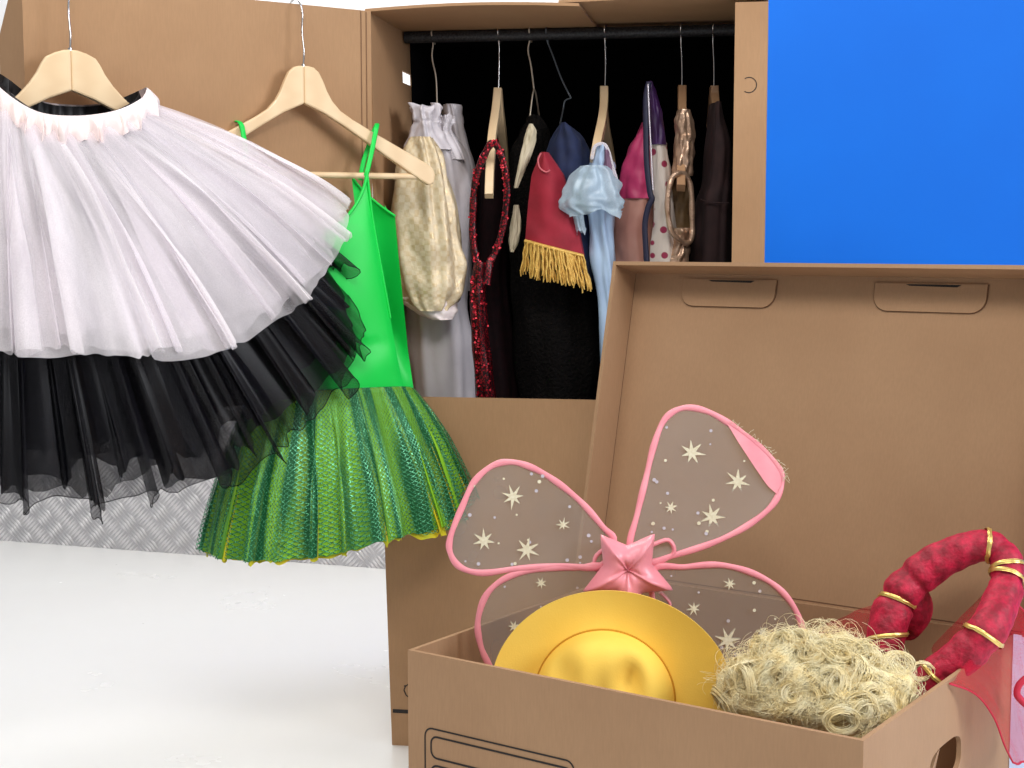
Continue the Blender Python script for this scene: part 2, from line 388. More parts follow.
# ------------------------------------------------------------------ wardrobe carton
WO = V((-.217, 2.638, 0)); WYAW = math.radians(9.6); wdx = V((math.cos(WYAW), -math.sin(WYAW), 0)); wny = V((math.sin(WYAW), math.cos(WYAW), 0))
def wp(s, t, z): return WO + wdx * s + wny * t + V((0, 0, z))
def wl(z): return -.037 * z / 1.29                                # the left wall leans a little
WW, WDp, WH, ZO = .650, .56, 1.302, .634
def WY(u, t):
    k = (u - 512) / FPX / 1.005
    if t != RT: t += .045
    c, q = wdx.x, wny.x
    s_ = (k * (2.638 + c * t) + .217 - q * t) / (c + q * k)
    return 2.638 - q * s_ + c * t
RT = .25
ward = thing('wardrobe_carton', 'tall open cardboard wardrobe box packed with costumes on a rail', 'box', wp(WW / 2, WDp / 2, 0))
TH = .006
def wpoly(pts): return [wp(*p) for p in pts]
# front panel below the opening with printed marks
mb = MB()
mb.prism(wpoly([(wl(0), 0, 0), (WW, 0, 0), (WW, 0, ZO), (wl(ZO), 0, ZO)]), wny * TH)
def wf(u, v): return hit(u, v, wp(0, -.0006, 0), wny)
zb = (wf(400, 711) - WO).z
mb.add([wp(.002, -.0005, zb - .004), wp(WW - .002, -.0005, zb - .004), wp(WW - .002, -.0005, zb + .003), wp(.002, -.0005, zb + .003)], [(0, 1, 2, 3)], 1, smooth=False)
mk = [wf(404, 686), wf(407.5, 685.5)]; mb.stroke(mk, -wny, .0022, 1)
mb.stroke([wf(405.5, 686), wf(404, 690), wf(406, 695), wf(412, 700), wf(420, 700)], -wny, .0022, 1)
mb.stroke([wf(407, 685), wf(413, 682), wf(420, 690), wf(420, 700)], -wny, .0022, 1)
mb.build('front_panel', [M['card'], M['ink']], ward)
# front strip right of the opening
s_str = (wf(733.5, 130) - WO).dot(wdx)
mb = MB(); mb.prism(wpoly([(s_str, 0, ZO), (WW, 0, ZO), (WW, 0, WH), (s_str, 0, WH)]), wny * TH)
cc = wf(749, 85)
mb.stroke([cc + wdx * (.0125 * math.cos(a)) + V((0, 0, .0125 * math.sin(a))) for a in [math.radians(-125 + i * 250 / 24) for i in range(25)]], -wny, .0014, 1)
mb.build('front_strip', [M['card'], M['ink']], ward)
# side walls (left one with a hand hole)
mb = MB()
def side_piece(z0, z1, t0, t1):
    mb.prism([wp(wl(z0), t0, z0), wp(wl(z0), t1, z0), wp(wl(z1), t1, z1), wp(wl(z1), t0, z1)], wdx * TH)
HZ0, HZ1, HT0, HT1 = 1.205, 1.228, .235, .32
side_piece(0, HZ0, TH, WDp); side_piece(HZ1, WH, TH, WDp); side_piece(HZ0, HZ1, TH, HT0); side_piece(HZ0, HZ1, HT1, WDp)
mb.build('side_panel', M['card'], ward)
mb = MB(); mb.box(wp(WW - TH, TH, 0), wdx * TH, wny * (WDp - TH), V((0, 0, WH))); mb.build('side_panel', M['card'], ward)
mb = MB(); mb.prism(wpoly([(wl(0) + TH, WDp - TH, 0), (WW - TH, WDp - TH, 0), (WW - TH, WDp - TH, WH), (wl(WH) + TH, WDp - TH, WH)]), wny * TH); mb.build('back_panel', M['card'], ward)
mb = MB(); mb.box(wp(TH, TH, .001), wdx * (WW - 2 * TH), wny * (WDp - 2 * TH), V((0, 0, TH))); mb.build('bottom_panel', M['card'], ward)
# top flaps, a little bowed along the front edge
def flap(s0, s1, z, bow, over):
    mb = MB(); n = 24; rows = []
    for zz in (0, .005):
        for t in ([-.002, .06, .2, WDp] if zz == 0 else [WDp, .2, .06, -.002]):
            row = []
            for i in range(n + 1):
                f = i / n; s_ = s0 + (s1 - s0) * f
                row.append(wp(s_, t, z + zz + bow * math.sin(PI * f) * max(0, 1 - t / .2) + over * (1 - f if over > 0 else -f) * max(0, 1 - t / .2)))
            rows.append(row)
    rows.append(rows[0]); mb.grid(rows, False, 0, False)
    for i in (0, n): mb.add([r[i] for r in rows[:-1]], [tuple(range(8))], smooth=False)
    mb.build('top_flap', M['card'], ward)
flap(wl(WH), .335, WH, .006, 0)
flap(.30, WW, WH + .0062, .003, 0)
# shade behind the rail, put in as black sheets on the inner walls
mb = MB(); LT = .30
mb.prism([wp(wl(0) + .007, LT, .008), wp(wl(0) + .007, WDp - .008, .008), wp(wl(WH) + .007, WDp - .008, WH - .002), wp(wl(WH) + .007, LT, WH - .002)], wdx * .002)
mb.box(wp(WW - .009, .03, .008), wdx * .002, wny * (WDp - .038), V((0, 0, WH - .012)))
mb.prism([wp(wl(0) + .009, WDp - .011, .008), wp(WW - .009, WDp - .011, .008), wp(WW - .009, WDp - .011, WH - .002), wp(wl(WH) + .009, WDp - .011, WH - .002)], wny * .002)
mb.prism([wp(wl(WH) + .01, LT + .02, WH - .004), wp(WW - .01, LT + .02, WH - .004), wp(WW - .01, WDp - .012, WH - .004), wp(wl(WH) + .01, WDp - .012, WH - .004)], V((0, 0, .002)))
mb.build('shade_sheets', M['inner_layer'], ward)
RZ = (hit(560, 34, wp(0, RT, 0), wny)).z
mb = MB(); mb.tube([wp(wl(WH) + .0095, RT, RZ), wp(.3, RT, RZ), wp(WW - .0095, RT, RZ)], .011, 14); mb.build('hanging_rail', M['rail'], ward)
# the big front door, swung open to the left, with its folded edge flap
DH = wp(wl(1.0) - .001, -.002, 0); dd = V((-.8415, -.540, 0)).normalized(); dn = V((.540, -.8415, 0)).normalized()  # dn faces the camera
DL = .592
def dp(l, o, z): return DH + dd * l + dn * o + V((0, 0, z))
mb = MB(); n = 16; rows = []
for o in (0, .006):
    for z in ([ZO, WH] if o == 0 else [WH, ZO]):
        rows.append([dp(DL * i / n, o + .006 * math.sin(PI * i / n), z) for i in range(n + 1)])
rows.append(rows[0]); mb.grid(rows, False, 0, False)
for i in (0, n): mb.add([r[i] for r in rows[:-1]], [(0, 1, 2, 3)], smooth=False)
for x in (.010, .020):
    mb.stroke([dp(x, .0078, ZO + .002), dp(x, .0078, WH - .002)], dn, .0012, 1)
door = mb.build('door_panel', [M['card'], M['crease']], ward)
fd = V((-.60, .80, 0))
mb = MB(); e0 = dp(DL, .003, 0)
mb.prism([e0 + V((0, 0, ZO)), e0 + fd * .11 + V((0, 0, ZO + .05)), e0 + fd * .11 + V((0, 0, WH - .075)), e0 + fd * .05 + V((0, 0, WH - .01)), e0 + V((0, 0, WH))], V((.8, .6, 0)) * .005)
mb.build('door_flap', M['card'], ward)

# ------------------------------------------------------------------ hangers
def hook_over(mb, base, topz, toward, back, r=.0016, mi=0):
    """question-mark hook: from base up, over an edge, ending behind"""
    w = (back - base); w.z = 0
    L = w.length; bd = w.normalized()
    R = L / 2; cz = topz - R
    pts = [base, V((base.x, base.y, base.z + (cz - base.z) * .35)) - bd * .004, V((base.x, base.y, base.z + (cz - base.z) * .7)) + bd * .002]
    c = V((base.x, base.y, cz)) + bd * R
    for k in range(9):
        a = PI - PI * k / 8
        pts.append(c + bd * (R * math.cos(a)) + V((0, 0, R * math.sin(a))))
    pts.append(pts[-1] - V((0, 0, .012)))
    mb.tube(cat(pts, 5), r, 8, mi=mi)
def big_hanger(name, label, fr, apex_px, scale, hook_top_px, bar, arm_shape, group):
    a = fr.px(*apex_px)
    root = thing(name, label, 'hanger', a - V((0, 0, .09)), group)
    k = scale
    for sgn in (1, -1):
        poly = [a + fr.x * (sgn * x * k) - V((0, 0, z * k)) for x, z in arm_shape]
        poly = [p - fr.y * .008 for p in poly]
        mb = MB(); mb.prism(poly, fr.y * .016); mb.build('arm', M['wood'], root, bevel=.003, recalc=True)
    mb = MB()
    top = fr.px(*hook_top_px)
    dist = (a - DH).dot(dn)
    back = a - dn * (dist + .020)
    hook_over(mb, a - V((0, 0, .006)), WH + .004 + .0035, fr.y, back)
    mb.tube([a - V((0, 0, .004)), a + V((0, 0, .003))], .0035, 10)
    mb.build('hook', M['chrome'], root)
    if bar:
        l = a - fr.x * (bar[0] * k) - V((0, 0, bar[1] * k)); r_ = a + fr.x * (bar[0] * k) - V((0, 0, bar[1] * k))
        mb = MB(); mb.tube([l, (l + r_) / 2, r_], .0052, 12); mb.build('bar', M['wood'], root)
    return root, a
def smooth_shape(pts, n=6): return pts
ARM2 = [(0, 0), (5, .3), (10, 1.5), (15, 6), (19, 14), (23, 24), (28, 33), (36, 42), (48, 50), (66, 60), (98, 77), (126, 92), (131, 96), (133, 102), (132, 110), (127, 113), (118, 108), (84, 86), (60, 70), (40, 57), (20, 45), (0, 36)]
F2 = Frame(DH + dd * .115 + dn * .045, math.radians(22))
han2, A2 = big_hanger('wooden_hanger', 'pale wooden hanger with trouser bar holding the green dress', F2, (303, 66), .00172, (298, 7), (120, 104), ARM2, 'wooden hangers hooked over the open door')
ARM1 = [(0, 0), (6, .5), (14, 3), (22, 7), (26, 13), (30, 21), (37, 31), (46, 41), (58, 52), (74, 62), (86, 68), (88, 74), (84, 80), (76, 78), (58, 66), (40, 54), (20, 44), (2, 37), (0, 37)]
F1 = Frame(DH + dd * .485 + dn * .058, math.radians(26))
han1, A1 = big_hanger('wooden_hanger', 'pale wooden hanger inside the waist of the white tutu', F1, (70, 50), .00168, (70, -4), None, ARM1, 'wooden hangers hooked over the open door')

# ------------------------------------------------------------------ tutus on the left hanger
def ring(fr, lst): return [fr.px(u, v, y) for u, v, y in lst]
wt_top = ring(F1, [(146, 93, .0), (140, 104, -.030), (114, 116, -.050), (74, 121, -.056), (36, 116, -.050), (2, 94, -.032), (-10, 74, .0), (2, 80, .022), (36, 104, .030), (74, 110, .032), (110, 107, .030), (138, 96, .022)])
wt_bot = ring(F1, [(347, 206, -.02), (338, 258, -.06), (292, 312, -.12), (205, 356, -.18), (105, 352, -.21), (10, 352, -.19), (-90, 320, -.14), (-190, 240, -.05), (-150, 250, .02), (-20, 300, .035), (120, 310, .035), (290, 250, .025)])
white = thing('tulle_skirt', 'white tulle tutu with gathered waistband hung over a wooden hanger', 'skirt', (wt_bot[4] + wt_top[3]) / 2 - V((0, -.1, .15)))
def lower(lst, d, k=1.0, c=None):
    c = c or sum(lst, V()) / len(lst)
    return [c + (p - c) * k - V((0, 0, d)) for p in lst]
mb = MB()
wb_low = lower(wt_top, .034, 1.04)
skirt(mb, lower(wt_top, -.008, 1.01), lower(wt_top, .030, 1.09), 19, .0105, 3, 420, 14, .014, 1.2, .16, .7)
mb.build('waistband', M['satin_w'], white)
mb = MB(); skirt(mb, lower(wt_top, .022, 1.0), wt_bot, 12, .022, 11, 520, 34, .042, 1.7, .022)
mb.build('tulle_layer', M['tulle_w'], white)
mb = MB(); skirt(mb, lower(wt_top, .012, .97), [wt_top[3] * .02 + p * .98 + F1.y * .010 for p in wt_bot], 21, .012, 12, 520, 28, .036, 1.6, .03)
mb.build('tulle_layer', M['tulle_w2'], white)
mb = MB(); skirt(mb, lower(wt_top, .012, .94), [wt_top[3] * .07 + p * .93 + F1.y * .020 for p in wt_bot], 11, .012, 17, 360, 22, .028, 1.4, .04)
mb.build('tulle_layer', M['tulle_w2'], white)

bt_top = lower(wt_top, .004, .90)
bt_bot = ring(F1, [(334, 262, .0), (364, 334, -.02), (330, 412, -.05), (248, 470, -.08), (150, 500, -.10), (40, 508, -.11), (-80, 490, -.10), (-220, 400, -.03), (-200, 380, .02), (-40, 440, .035), (120, 450, .035), (290, 360, .03)])
black = thing('tulle_skirt', 'black tulle tutu with ragged sheer hem under the white tutu', 'skirt', (bt_bot[4] + bt_top[3]) / 2 - V((0, -.1, .2)))
mb = MB(); skirt(mb, lower(bt_top, -.008, 1.0), lower(bt_top, .03, 1.02), 30, .004, 5, 240, 8, .005, .5, .02, .6); mb.build('waistband', M['satin_b'], black)
mb = MB(); skirt(mb, lower(bt_top, .02, 1.0), [bt_top[3] * .05 + p * .95 for p in bt_bot], 13, .018, 21, 460, 32, .03, 1.7, .05); mb.build('tulle_layer', M['tulle_b'], black)
mb = MB(); skirt(mb, lower(bt_top, .02, .97), [bt_top[3] * .085 + p * .915 + F1.y * .012 for p in bt_bot], 19, .016, 22, 520, 28, .022, 1.7, .05); mb.build('tulle_layer', M['tulle_b2'], black)
mb = MB(); skirt(mb, lower(bt_top, .02, .94), [bt_top[3] * .17 + p * .83 + F1.y * .02 for p in bt_bot], 8, .012, 23, 320, 22, .016, 1.3, .05); mb.build('tulle_layer', M['tulle_b2'], black)
mb = MB(); rws = skirt(mb, lower(bt_top, .02, .985), bt_bot, 18, .017, 29, 700, 40, .026, 2.0, .035, .4)
for k in range(0, 1): mb.tube(rws[-1], .0009, 4, True)
mb.build('sheer_overlay', M['tulle_b_hem'], black)

# ------------------------------------------------------------------ green leotard dress
dress = thing('leotard_dress', 'bright green strappy dress with green and yellow net skirt', 'dress', F2.px(335, 545, 0))
FY = -.035
def interp(tab, x):
    for (x0, y0), (x1, y1) in zip(tab, tab[1:]):
        if x <= x1: return y0 + (y1 - y0) * max(0, (x - x0)) / (x1 - x0)
    return tab[-1][1]
# panels are grids: left/right edge by v, top edge curve
Ledge = [(172, 243), (215, 244), (250, 250), (310, 259), (350, 260), (392, 256)]
Fold = [(172, 367), (215, 372), (250, 378), (310, 389), (350, 396), (392, 404)]
Redge = [(172, 370), (216, 395), (250, 398), (310, 404), (350, 408), (392, 414)]
def topcurve(f):                          # neckline of the front panel, f across
    return 172 + 60 * (1 - abs(2 * f - 1) ** 2.2) ** .75
mb = MB(); NX, NZ = 40, 40; rows = []
for j in range(NZ + 1):
    row = []
    for i in range(NX + 1):
        f = i / NX; v = topcurve(f); v = v + (392 - v) * j / NZ
        uL, uR = interp(Ledge, v), interp(Fold, v); u = uL + (uR - uL) * f
        y = FY - .022 * (1 - (2 * f - 1) ** 2) ** .6 * min(1, (v - 168) / 60) - .004 * nz(u * .02, v * .012, 2) - (.003 * math.sin(v * .09 + u * .05) if v > 340 else 0)
        row.append(F2.px(u, v, y))
    rows.append(row)
mb.grid(rows)
rows = []
for j in range(NZ + 1):                   # inside of the back half seen through the deep armhole
    row = []
    for i in range(13):
        f = i / 12; v0 = 176 + (216 - 176) * f; v = v0 + (392 - v0) * j / NZ
        uL, uR = interp(Fold, v) - 16, interp(Redge, v); u = uL + (uR - uL) * f
        cl = max(0, (v - 318) / 74)
        row.append(F2.px(u, v, (FY + .060 - .045 * f ** 2.2) * (1 - cl) + (FY - .008 + .035 * f) * cl + .004 * nz(u * .06, v * .02, 7)))
    rows.append(row)
mb.grid(rows)
rows = []
for j in range(NZ + 1):                   # back panel
    row = []
    for i in range(NX + 1):
        f = i / NX; v0 = 205 + 45 * (1 - abs(2 * f - 1) ** 2) ** .7; v = v0 + (392 - v0) * j / NZ
        uL, uR = interp(Ledge, v) - 2, interp(Redge, v) - 4; u = uL + (uR - uL) * f
        row.append(F2.px(u, v, FY + .066 - .004 * math.sin(PI * f)))
    rows.append(row)
mb.grid(rows)
rows = []
for j in range(NZ + 1):
    row = []
    for i in range(9):
        f = i / 8; v0 = 173 + 34 * f; v = v0 + (392 - v0) * j / NZ
        row.append(F2.px(interp(Ledge, v) - 2 * f - 5 * math.sin(PI * f), v, FY + .055 * f))
    rows.append(row)
mb.grid(rows)
mb.tube([F2.px(interp(Ledge, topcurve(i / 40)) * (1 - i / 40) + interp(Fold, topcurve(i / 40)) * i / 40, topcurve(i / 40), FY - .022 * (1 - (2 * i / 40 - 1) ** 2) ** .6 * min(1, (topcurve(i / 40) - 168) / 60)) for i in range(41)], .0028, 8)
mb.tube([F2.px(interp(Fold, v), v, FY - .001) for v in range(174, 320, 6)], .0022, 8)
mb.tube([F2.px((interp(Fold, v0) - 16) * (1 - f) + interp(Redge, v0) * f, v0, FY + .060 - .045 * f ** 2.2) for f, v0 in [(k / 12, 176 + 40 * k / 12) for k in range(13)]], .0022, 8)
mb.build('bodice', M['lycra'], dress)
def strap(front, top, back):
    mb = MB(); pts = cat([F2.px(*p) for p in front + top + back], 8)
    mb.tube(pts, .0042, 8, flat=.35, up=F2.x); mb.build('strap', M['lycra'], dress)
strap([(366, 176, FY), (371, 155, FY + .008), (375, 135, -.016)], [(376.5, 127, -.012), (377, 124, 0), (376, 126, .012)], [(371, 140, .015), (364, 160, .018), (360, 180, FY + .053)])
strap([(244, 176, FY), (246, 155, FY + .008), (243, 132, -.016)], [(241, 124, -.012), (238, 121.5, 0), (236, 124, .012)], [(238, 145, .015), (240, 165, .018), (241, 205, FY + .053)])
def dring(k): return [F2.px(*p) for p in k]
sk_top = dring([(414, 388, FY + .03), (404, 386, FY - .004), (370, 387, FY - .022), (330, 389, FY - .026), (285, 391, FY - .022), (256, 392, FY), (254, 390, FY + .03), (275, 389, FY + .055), (330, 388, FY + .058), (395, 387, FY + .055)])
sk_bot = dring([(474, 490, FY + .03), (462, 524, FY - .05), (408, 536, FY - .10), (340, 553, FY - .12), (262, 561, FY - .10), (206, 556, FY - .02), (210, 545, FY + .03), (262, 545, FY + .075), (340, 535, FY + .08), (425, 515, FY + .07)])
sk_c = sum(sk_bot, V()) / len(sk_bot)
def inset(k, dz): return [sk_c + (p - sk_c) * k + V((0, 0, dz)) for p in sk_bot]
mb = MB(); skirt(mb, sk_top, sk_bot, 15, .010, 31, 520, 28, .022, 1.35, .015); mb.build('net_overskirt', M['net'], dress)
ub = inset(.975, .0); ub[0] = sk_top[0] * .16 + ub[0] * .84; ub[1] = sk_top[1] * .05 + ub[1] * .95
mb = MB(); skirt(mb, lower(sk_top, .001, .99), ub, 15, .010, 31, 520, 26, .018, 1.35, .015); mb.build('tulle_underskirt', M['underskirt'], dress)
yb = inset(.945, -.004); yb[0] = sk_top[0] * .2 + yb[0] * .8
mb = MB(); skirt(mb, lower(sk_top, .003, .96), yb, 15, .010, 31, 420, 22, .010, 1.35, .03); mb.build('yellow_underskirt', M['yellow_hem'], dress)

# ------------------------------------------------------------------ things hanging in the wardrobe carton
GH = 'hangers on the carton rail'
def wire_hook(name, label, pts, t, mat, r=.0016, extra=None):
    Y = WY(pts[0][0], t)
    top = wp(0, RT, RZ)
    path = [P(u, v, WY(u, tt)) for u, v, tt in pts]
    root = thing(name, label, 'hanger', path[-1], GH)
    a = path[0]
    s_ = (a - WO).dot(wdx); 
    loop = [wp(s_, RT + .017, RZ - .012), wp(s_, RT + .0175, RZ), wp(s_, RT + .010, RZ + .0125), wp(s_, RT - .002, RZ + .0145), wp(s_, RT - .0135, RZ + .006)]
    mb = MB(); mb.tube(cat(loop + path, 6), r, 8)
    mb.build('hook', mat, root)
    if extra:
        mb = MB(); mb.tube(cat([P(u, v, WY(u, tt)) for u, v, tt in extra], 8), r, 8); mb.build('shoulder_wire', mat, root)
    return root
def edge_hanger(label, u0, v0, front, hookpts, wood):
    """hanger seen end-on: its arm runs towards the opening and droops"""
    root = wire_hook('wooden_hanger', label, hookpts, RT, M['chrome'], .0014)
    a = P(u0, v0, WY(u0, RT))
    f = [P(u, v, WY(u, t)) for u, v, t in front]
    pts = cat([a] + f, 8)
    def arm(pts):
        m = MB(); rows = []; n = len(pts)
        for j, p in enumerate(pts):
            tg = (pts[min(n - 1, j + 1)] - pts[max(0, j - 1)]).normalized(); x = V((1, -.05, 0)); x = (x - tg * x.dot(tg)).normalized(); y = tg.cross(x)
            h = .014 * (1 - .35 * j / n); w = .0075
            rows.append([p + x * w + y * h, p - x * w + y * h, p - x * w - y * h, p + x * w - y * h])
        m.grid(rows, True, 0, False); m.add(rows[0], [(0, 1, 2, 3)], smooth=False); m.add(rows[-1], [(3, 2, 1, 0)], smooth=False)
        m.build('arm', wood, root, bevel=.0015, recalc=True)
    arm(pts)
    mir = [V((p.x + 2 * (a.x - p.x) * 0, 0, p.z)) for p in pts]
    arm([p + wny * (2 * (a - p).dot(wny)) + wdx * (2 * (a - p).dot(wdx)) for p in pts])
    return root
G1L = 'costumes hanging in the carton'
def garment(name, label, cat_, u, v, t): return thing(name, label, cat_, P(u, v, WY(u, t)), G1L)

# 1 cream and grey satin gown with gold sleeves
wire_hook('wire_hanger', 'pale wire hanger at the left end above the ruffled gown', [(433, 43, RT), (432, 58, RT), (436, 78, RT), (437, 108, RT)], RT, M['wire'], extra=[(410, 150, .10), (425, 125, .16), (437, 108, RT), (447, 122, .26), (462, 150, .32)])
Y1 = WY(440, .12)
g = garment('satin_gown', 'grey white satin gown with gold brocade puffed sleeve and ruffle', 'costume', 440, 420, .12)
mb = MB(); drape(mb, [(126, 414, 446), (145, 411, 460), (170, 410, 469), (210, 414, 472), (260, 412, 468), (300, 407, 467), (350, 407, 473), (400, 412, 477), (440, 414, 480)], WY(440, .16), .075, 7, .004, 41, lump=.010); mb.build('gown_body', M['grey_satin'], g)
mb = MB(); drape(mb, [(106, 410, 440), (112, 412, 439), (120, 415, 437), (125, 413, 438), (136, 409, 444), (150, 405, 452)], WY(425, .09), .035, 9, lambda t: .008 * (1 - t) + .002, 42, m=24, n=90, zt=.003); mb.build('ruffled_collar', M['grey_satin'], g)
mb = MB(); drape(mb, [(116, 436, 452), (122, 437, 453), (128, 438, 450), (140, 436, 455), (160, 440, 465)], WY(446, .13), .03, 8, lambda t: .006 * (1 - t) + .002, 43, m=20, zt=.003); mb.build('ruffled_collar', M['grey_satin'], g)
mb = MB(); drape(mb, [(138, 410, 432), (150, 403, 440), (175, 397, 448), (210, 393, 455), (245, 391, 461), (270, 393, 463), (290, 397, 461), (303, 406, 455), (310, 416, 447)], WY(428, .045), .045, 9, .0055, 44, lump=.010); mb.build('sleeve', M['brocade'], g)
mb = MB(); drape(mb, [(296, 398, 458), (303, 404, 457), (312, 415, 456), (319, 430, 452)], WY(430, .05), .038, 6, .002, 45, m=14); mb.build('cuff', M['satin_w'], g)
mb = MB(); drape(mb, [(106, 443, 461), (118, 445, 463), (135, 448, 466), (165, 455, 474), (210, 460, 478), (290, 458, 476)], WY(458, .26), .05, 7, .003, 46); mb.build('sleeve', M['grey_satin'], g)

# 2 red sequinned costume
edge_hanger('wooden hanger seen end-on in the red sequin costume', 498, 92, [(496, 112, .18), (492, 140, .12), (490, 170, .07), (489, 196, .045)], [(499, 44, RT), (499, 66, RT), (498.5, 92, RT)], M['wood'])
g = garment('sequin_costume', 'red sequin costume with open armhole around a wooden hanger end', 'costume', 490, 420, .1)
mb = MB(); drape(mb, [(150, 486, 503), (180, 478, 507), (220, 476, 508), (280, 474, 506), (340, 476, 512), (400, 480, 518), (440, 480, 518)], WY(492, .2), .05, 6, .003, 51); mb.build('costume_body', M['dark_red'], g)
mb = MB()
lp = [(492, 143, .055), (484, 156, .055), (476, 178, .055), (473, 210, .055), (473, 240, .055), (477, 262, .055), (483, 272, .05), (490, 262, .055), (497, 248, .06), (504, 222, .065), (507, 190, .065), (504, 165, .06), (498, 148, .06)]
pth = cat([P(u, v, WY(u, t)) for u, v, t in lp], 8, True)
mb.tube(pth, [.0066 + .0005 * math.sin(i * .9) for i in range(len(pth))], 10, True, flat=.7)
rs = random.Random(8)
for i in range(140):
    k = rs.randrange(len(pth)); p = pth[k] + V((rs.uniform(-.007, .007), -.0075, rs.uniform(-.006, .006)))
    nrm = V((rs.uniform(-.4, .4), -1, rs.uniform(-.4, .4))).normalized(); x = nrm.orthogonal().normalized(); y = nrm.cross(x)
    mb.add([p + x * .0019 * math.cos(a) + y * .0019 * math.sin(a) for a in [PI / 3 * q for q in range(6)]], [tuple(range(6))], 1, smooth=False)
mb.build('armhole_trim', [M['sequin'], M['sequin_disc']], g)
mb = MB(); rw = drape(mb, [(262, 475, 485), (280, 471, 486), (300, 470, 486), (340, 472, 489), (380, 475, 494), (440, 478, 500)], WY(482, .05), .02, 4, .001, 52, lump=.003)
for i in range(110):
    v = rs.uniform(275, 400); u = rs.choice([rs.uniform(471, 475), rs.uniform(471, 486)]) + (v - 290) * .06; p = P(u, v, WY(u, .05) - .021)
    nrm = V((rs.uniform(-.5, .5), -1, rs.uniform(-.5, .5))).normalized(); x = nrm.orthogonal().normalized(); y = nrm.cross(x)
    mb.add([p + x * .0021 * math.cos(a) + y * .0021 * math.sin(a) for a in [PI / 3 * q for q in range(6)]], [tuple(range(6))], 1, smooth=False)
mb.build('front_band', [M['sequin'], M['sequin_disc']], g)
mb = MB(); mb.tube(cat([P(490, 258, WY(490, .05)), P(488, 270, WY(490, .045)), P(485, 284, WY(490, .045))], 6), [.004 + .0006 * i for i in range(13)], 8, flat=.5); mb.build('tie_end', M['sequin'], g)

# 3 black fur coat with cream collar
wire_hook('wire_hanger', 'pale bent wire hanger hook, third hook from the left', [(530, 38, RT), (528, 50, RT), (531, 66, RT), (534, 90, RT)], RT, M['wire'], extra=[(520, 170, .12), (528, 130, .18), (534, 90, RT), (540, 120, .27), (548, 160, .33)])
g = garment('fur_coat', 'black fur coat with cream collar below the gold fringe', 'costume', 545, 420, .15)
mb = MB(); drape(mb, [(118, 528, 540), (135, 520, 548), (160, 512, 556), (200, 508, 566), (260, 511, 584), (300, 513, 600), (350, 515, 606), (400, 520, 604), (440, 520, 604)], WY(545, .19), .08, 9, .004, 61, lump=.012); mb.build('coat_body', M['black_fur'], g)
mb = MB(); drape(mb, [(124, 529, 533), (132, 526, 536), (145, 523, 535), (165, 518, 527), (188, 514, 518)], WY(526, .085), .008, 4, .001, 62, m=20); mb.build('lapel', M['cream'], g)
mb = MB(); drape(mb, [(205, 514, 519), (222, 511, 521), (240, 509, 519), (252, 510, 514)], WY(515, .09), .008, 4, .001, 63, m=16); mb.build('lapel', M['cream'], g)

# 4 navy tunic with red velvet epaulette and gold fringe
wire_hook('wire_hanger', 'dark green wire hanger above the navy and red tunic', [(547, 40, RT), (553, 56, RT), (562, 80, RT), (571, 98, RT)], RT, M['wire_dark'], extra=[(571, 98, RT), (565, 101, RT), (563, 110, .2), (560, 124, .17)])
g = garment('tunic', 'navy tunic with red velvet shoulder panel trimmed in gold fringe', 'costume', 565, 285, .1)
mb = MB(); drape(mb, [(124, 560, 566), (130, 557, 574), (140, 551, 583), (152, 547, 589), (170, 548, 592), (200, 552, 594), (240, 560, 594), (280, 570, 596)], WY(568, .13), .05, 6, .003, 71); mb.build('tunic_body', M['navy'], g)
mb = MB(); rows = []
RLt = [(152, 541), (175, 531.5), (205, 528), (242, 525)]; RRt = [(152, 547), (175, 563), (205, 571), (229, 578), (256, 583)]
for j in range(25):
    row = []; f = j / 24
    for i in range(21):
        q = i / 20; vb = 241 + 15 * q; v = 152 + (vb - 152) * f
        u = interp(RLt, v) * (1 - q) + interp(RRt, v) * q
        row.append(P(u, v, WY(u, .066) - .026 * math.sin(PI * min(1, q * .85 + .12)) + .004 * nz(u * .07, v * .05, 3)))
    rows.append(row)
back = [[p + V((.004, .02, 0)) for p in r] for r in rows]
mb.grid(rows); mb.grid(back)
mb.grid([[a, b] for a, b in zip([r[0] for r in rows], [r[0] for r in back])]); mb.grid([[a, b] for a, b in zip([r[-1] for r in rows], [r[-1] for r in back])])
redp = mb.build('shoulder_panel', M['red_velvet'], g)
hem = rows[-1]
mb = MB(); rs = random.Random(5)
mb.tube([p + V((0, -.002, 0)) for p in hem], .0035, 8)
for i in range(70):
    q = i / 69; p = at(hem, q) + V((0, rs.uniform(-.006, .004), 0)); L = .058 + rs.uniform(-.008, .006) + (.006 if q > .8 else 0)
    sl = V((rs.uniform(-.004, .004) - .006 + .022 * q, rs.uniform(-.003, .003), 0))
    pts = [p + sl * (k / 6) + V((.0012 * math.sin(k * 2.1 + i), 0, -L * k / 6)) for k in range(7)]
    mb.tube(pts, [.0017, .0018, .0019, .0019, .002, .002, .0012], 5)
fr_ = mb.build('gold_fringe', M['gold_fringe'], g); fr_['kind'] = 'stuff'; fr_['label'] = 'gold bullion fringe along the red panel hem'
mb = MB(); mb.tube(cat([P(u, v, WY(u, .035)) for u, v in [(541, 153), (538, 160), (540, 168), (546, 172), (550, 170)]], 6), .0016, 6); mb.build('piping', M['pipe_pink'], g)

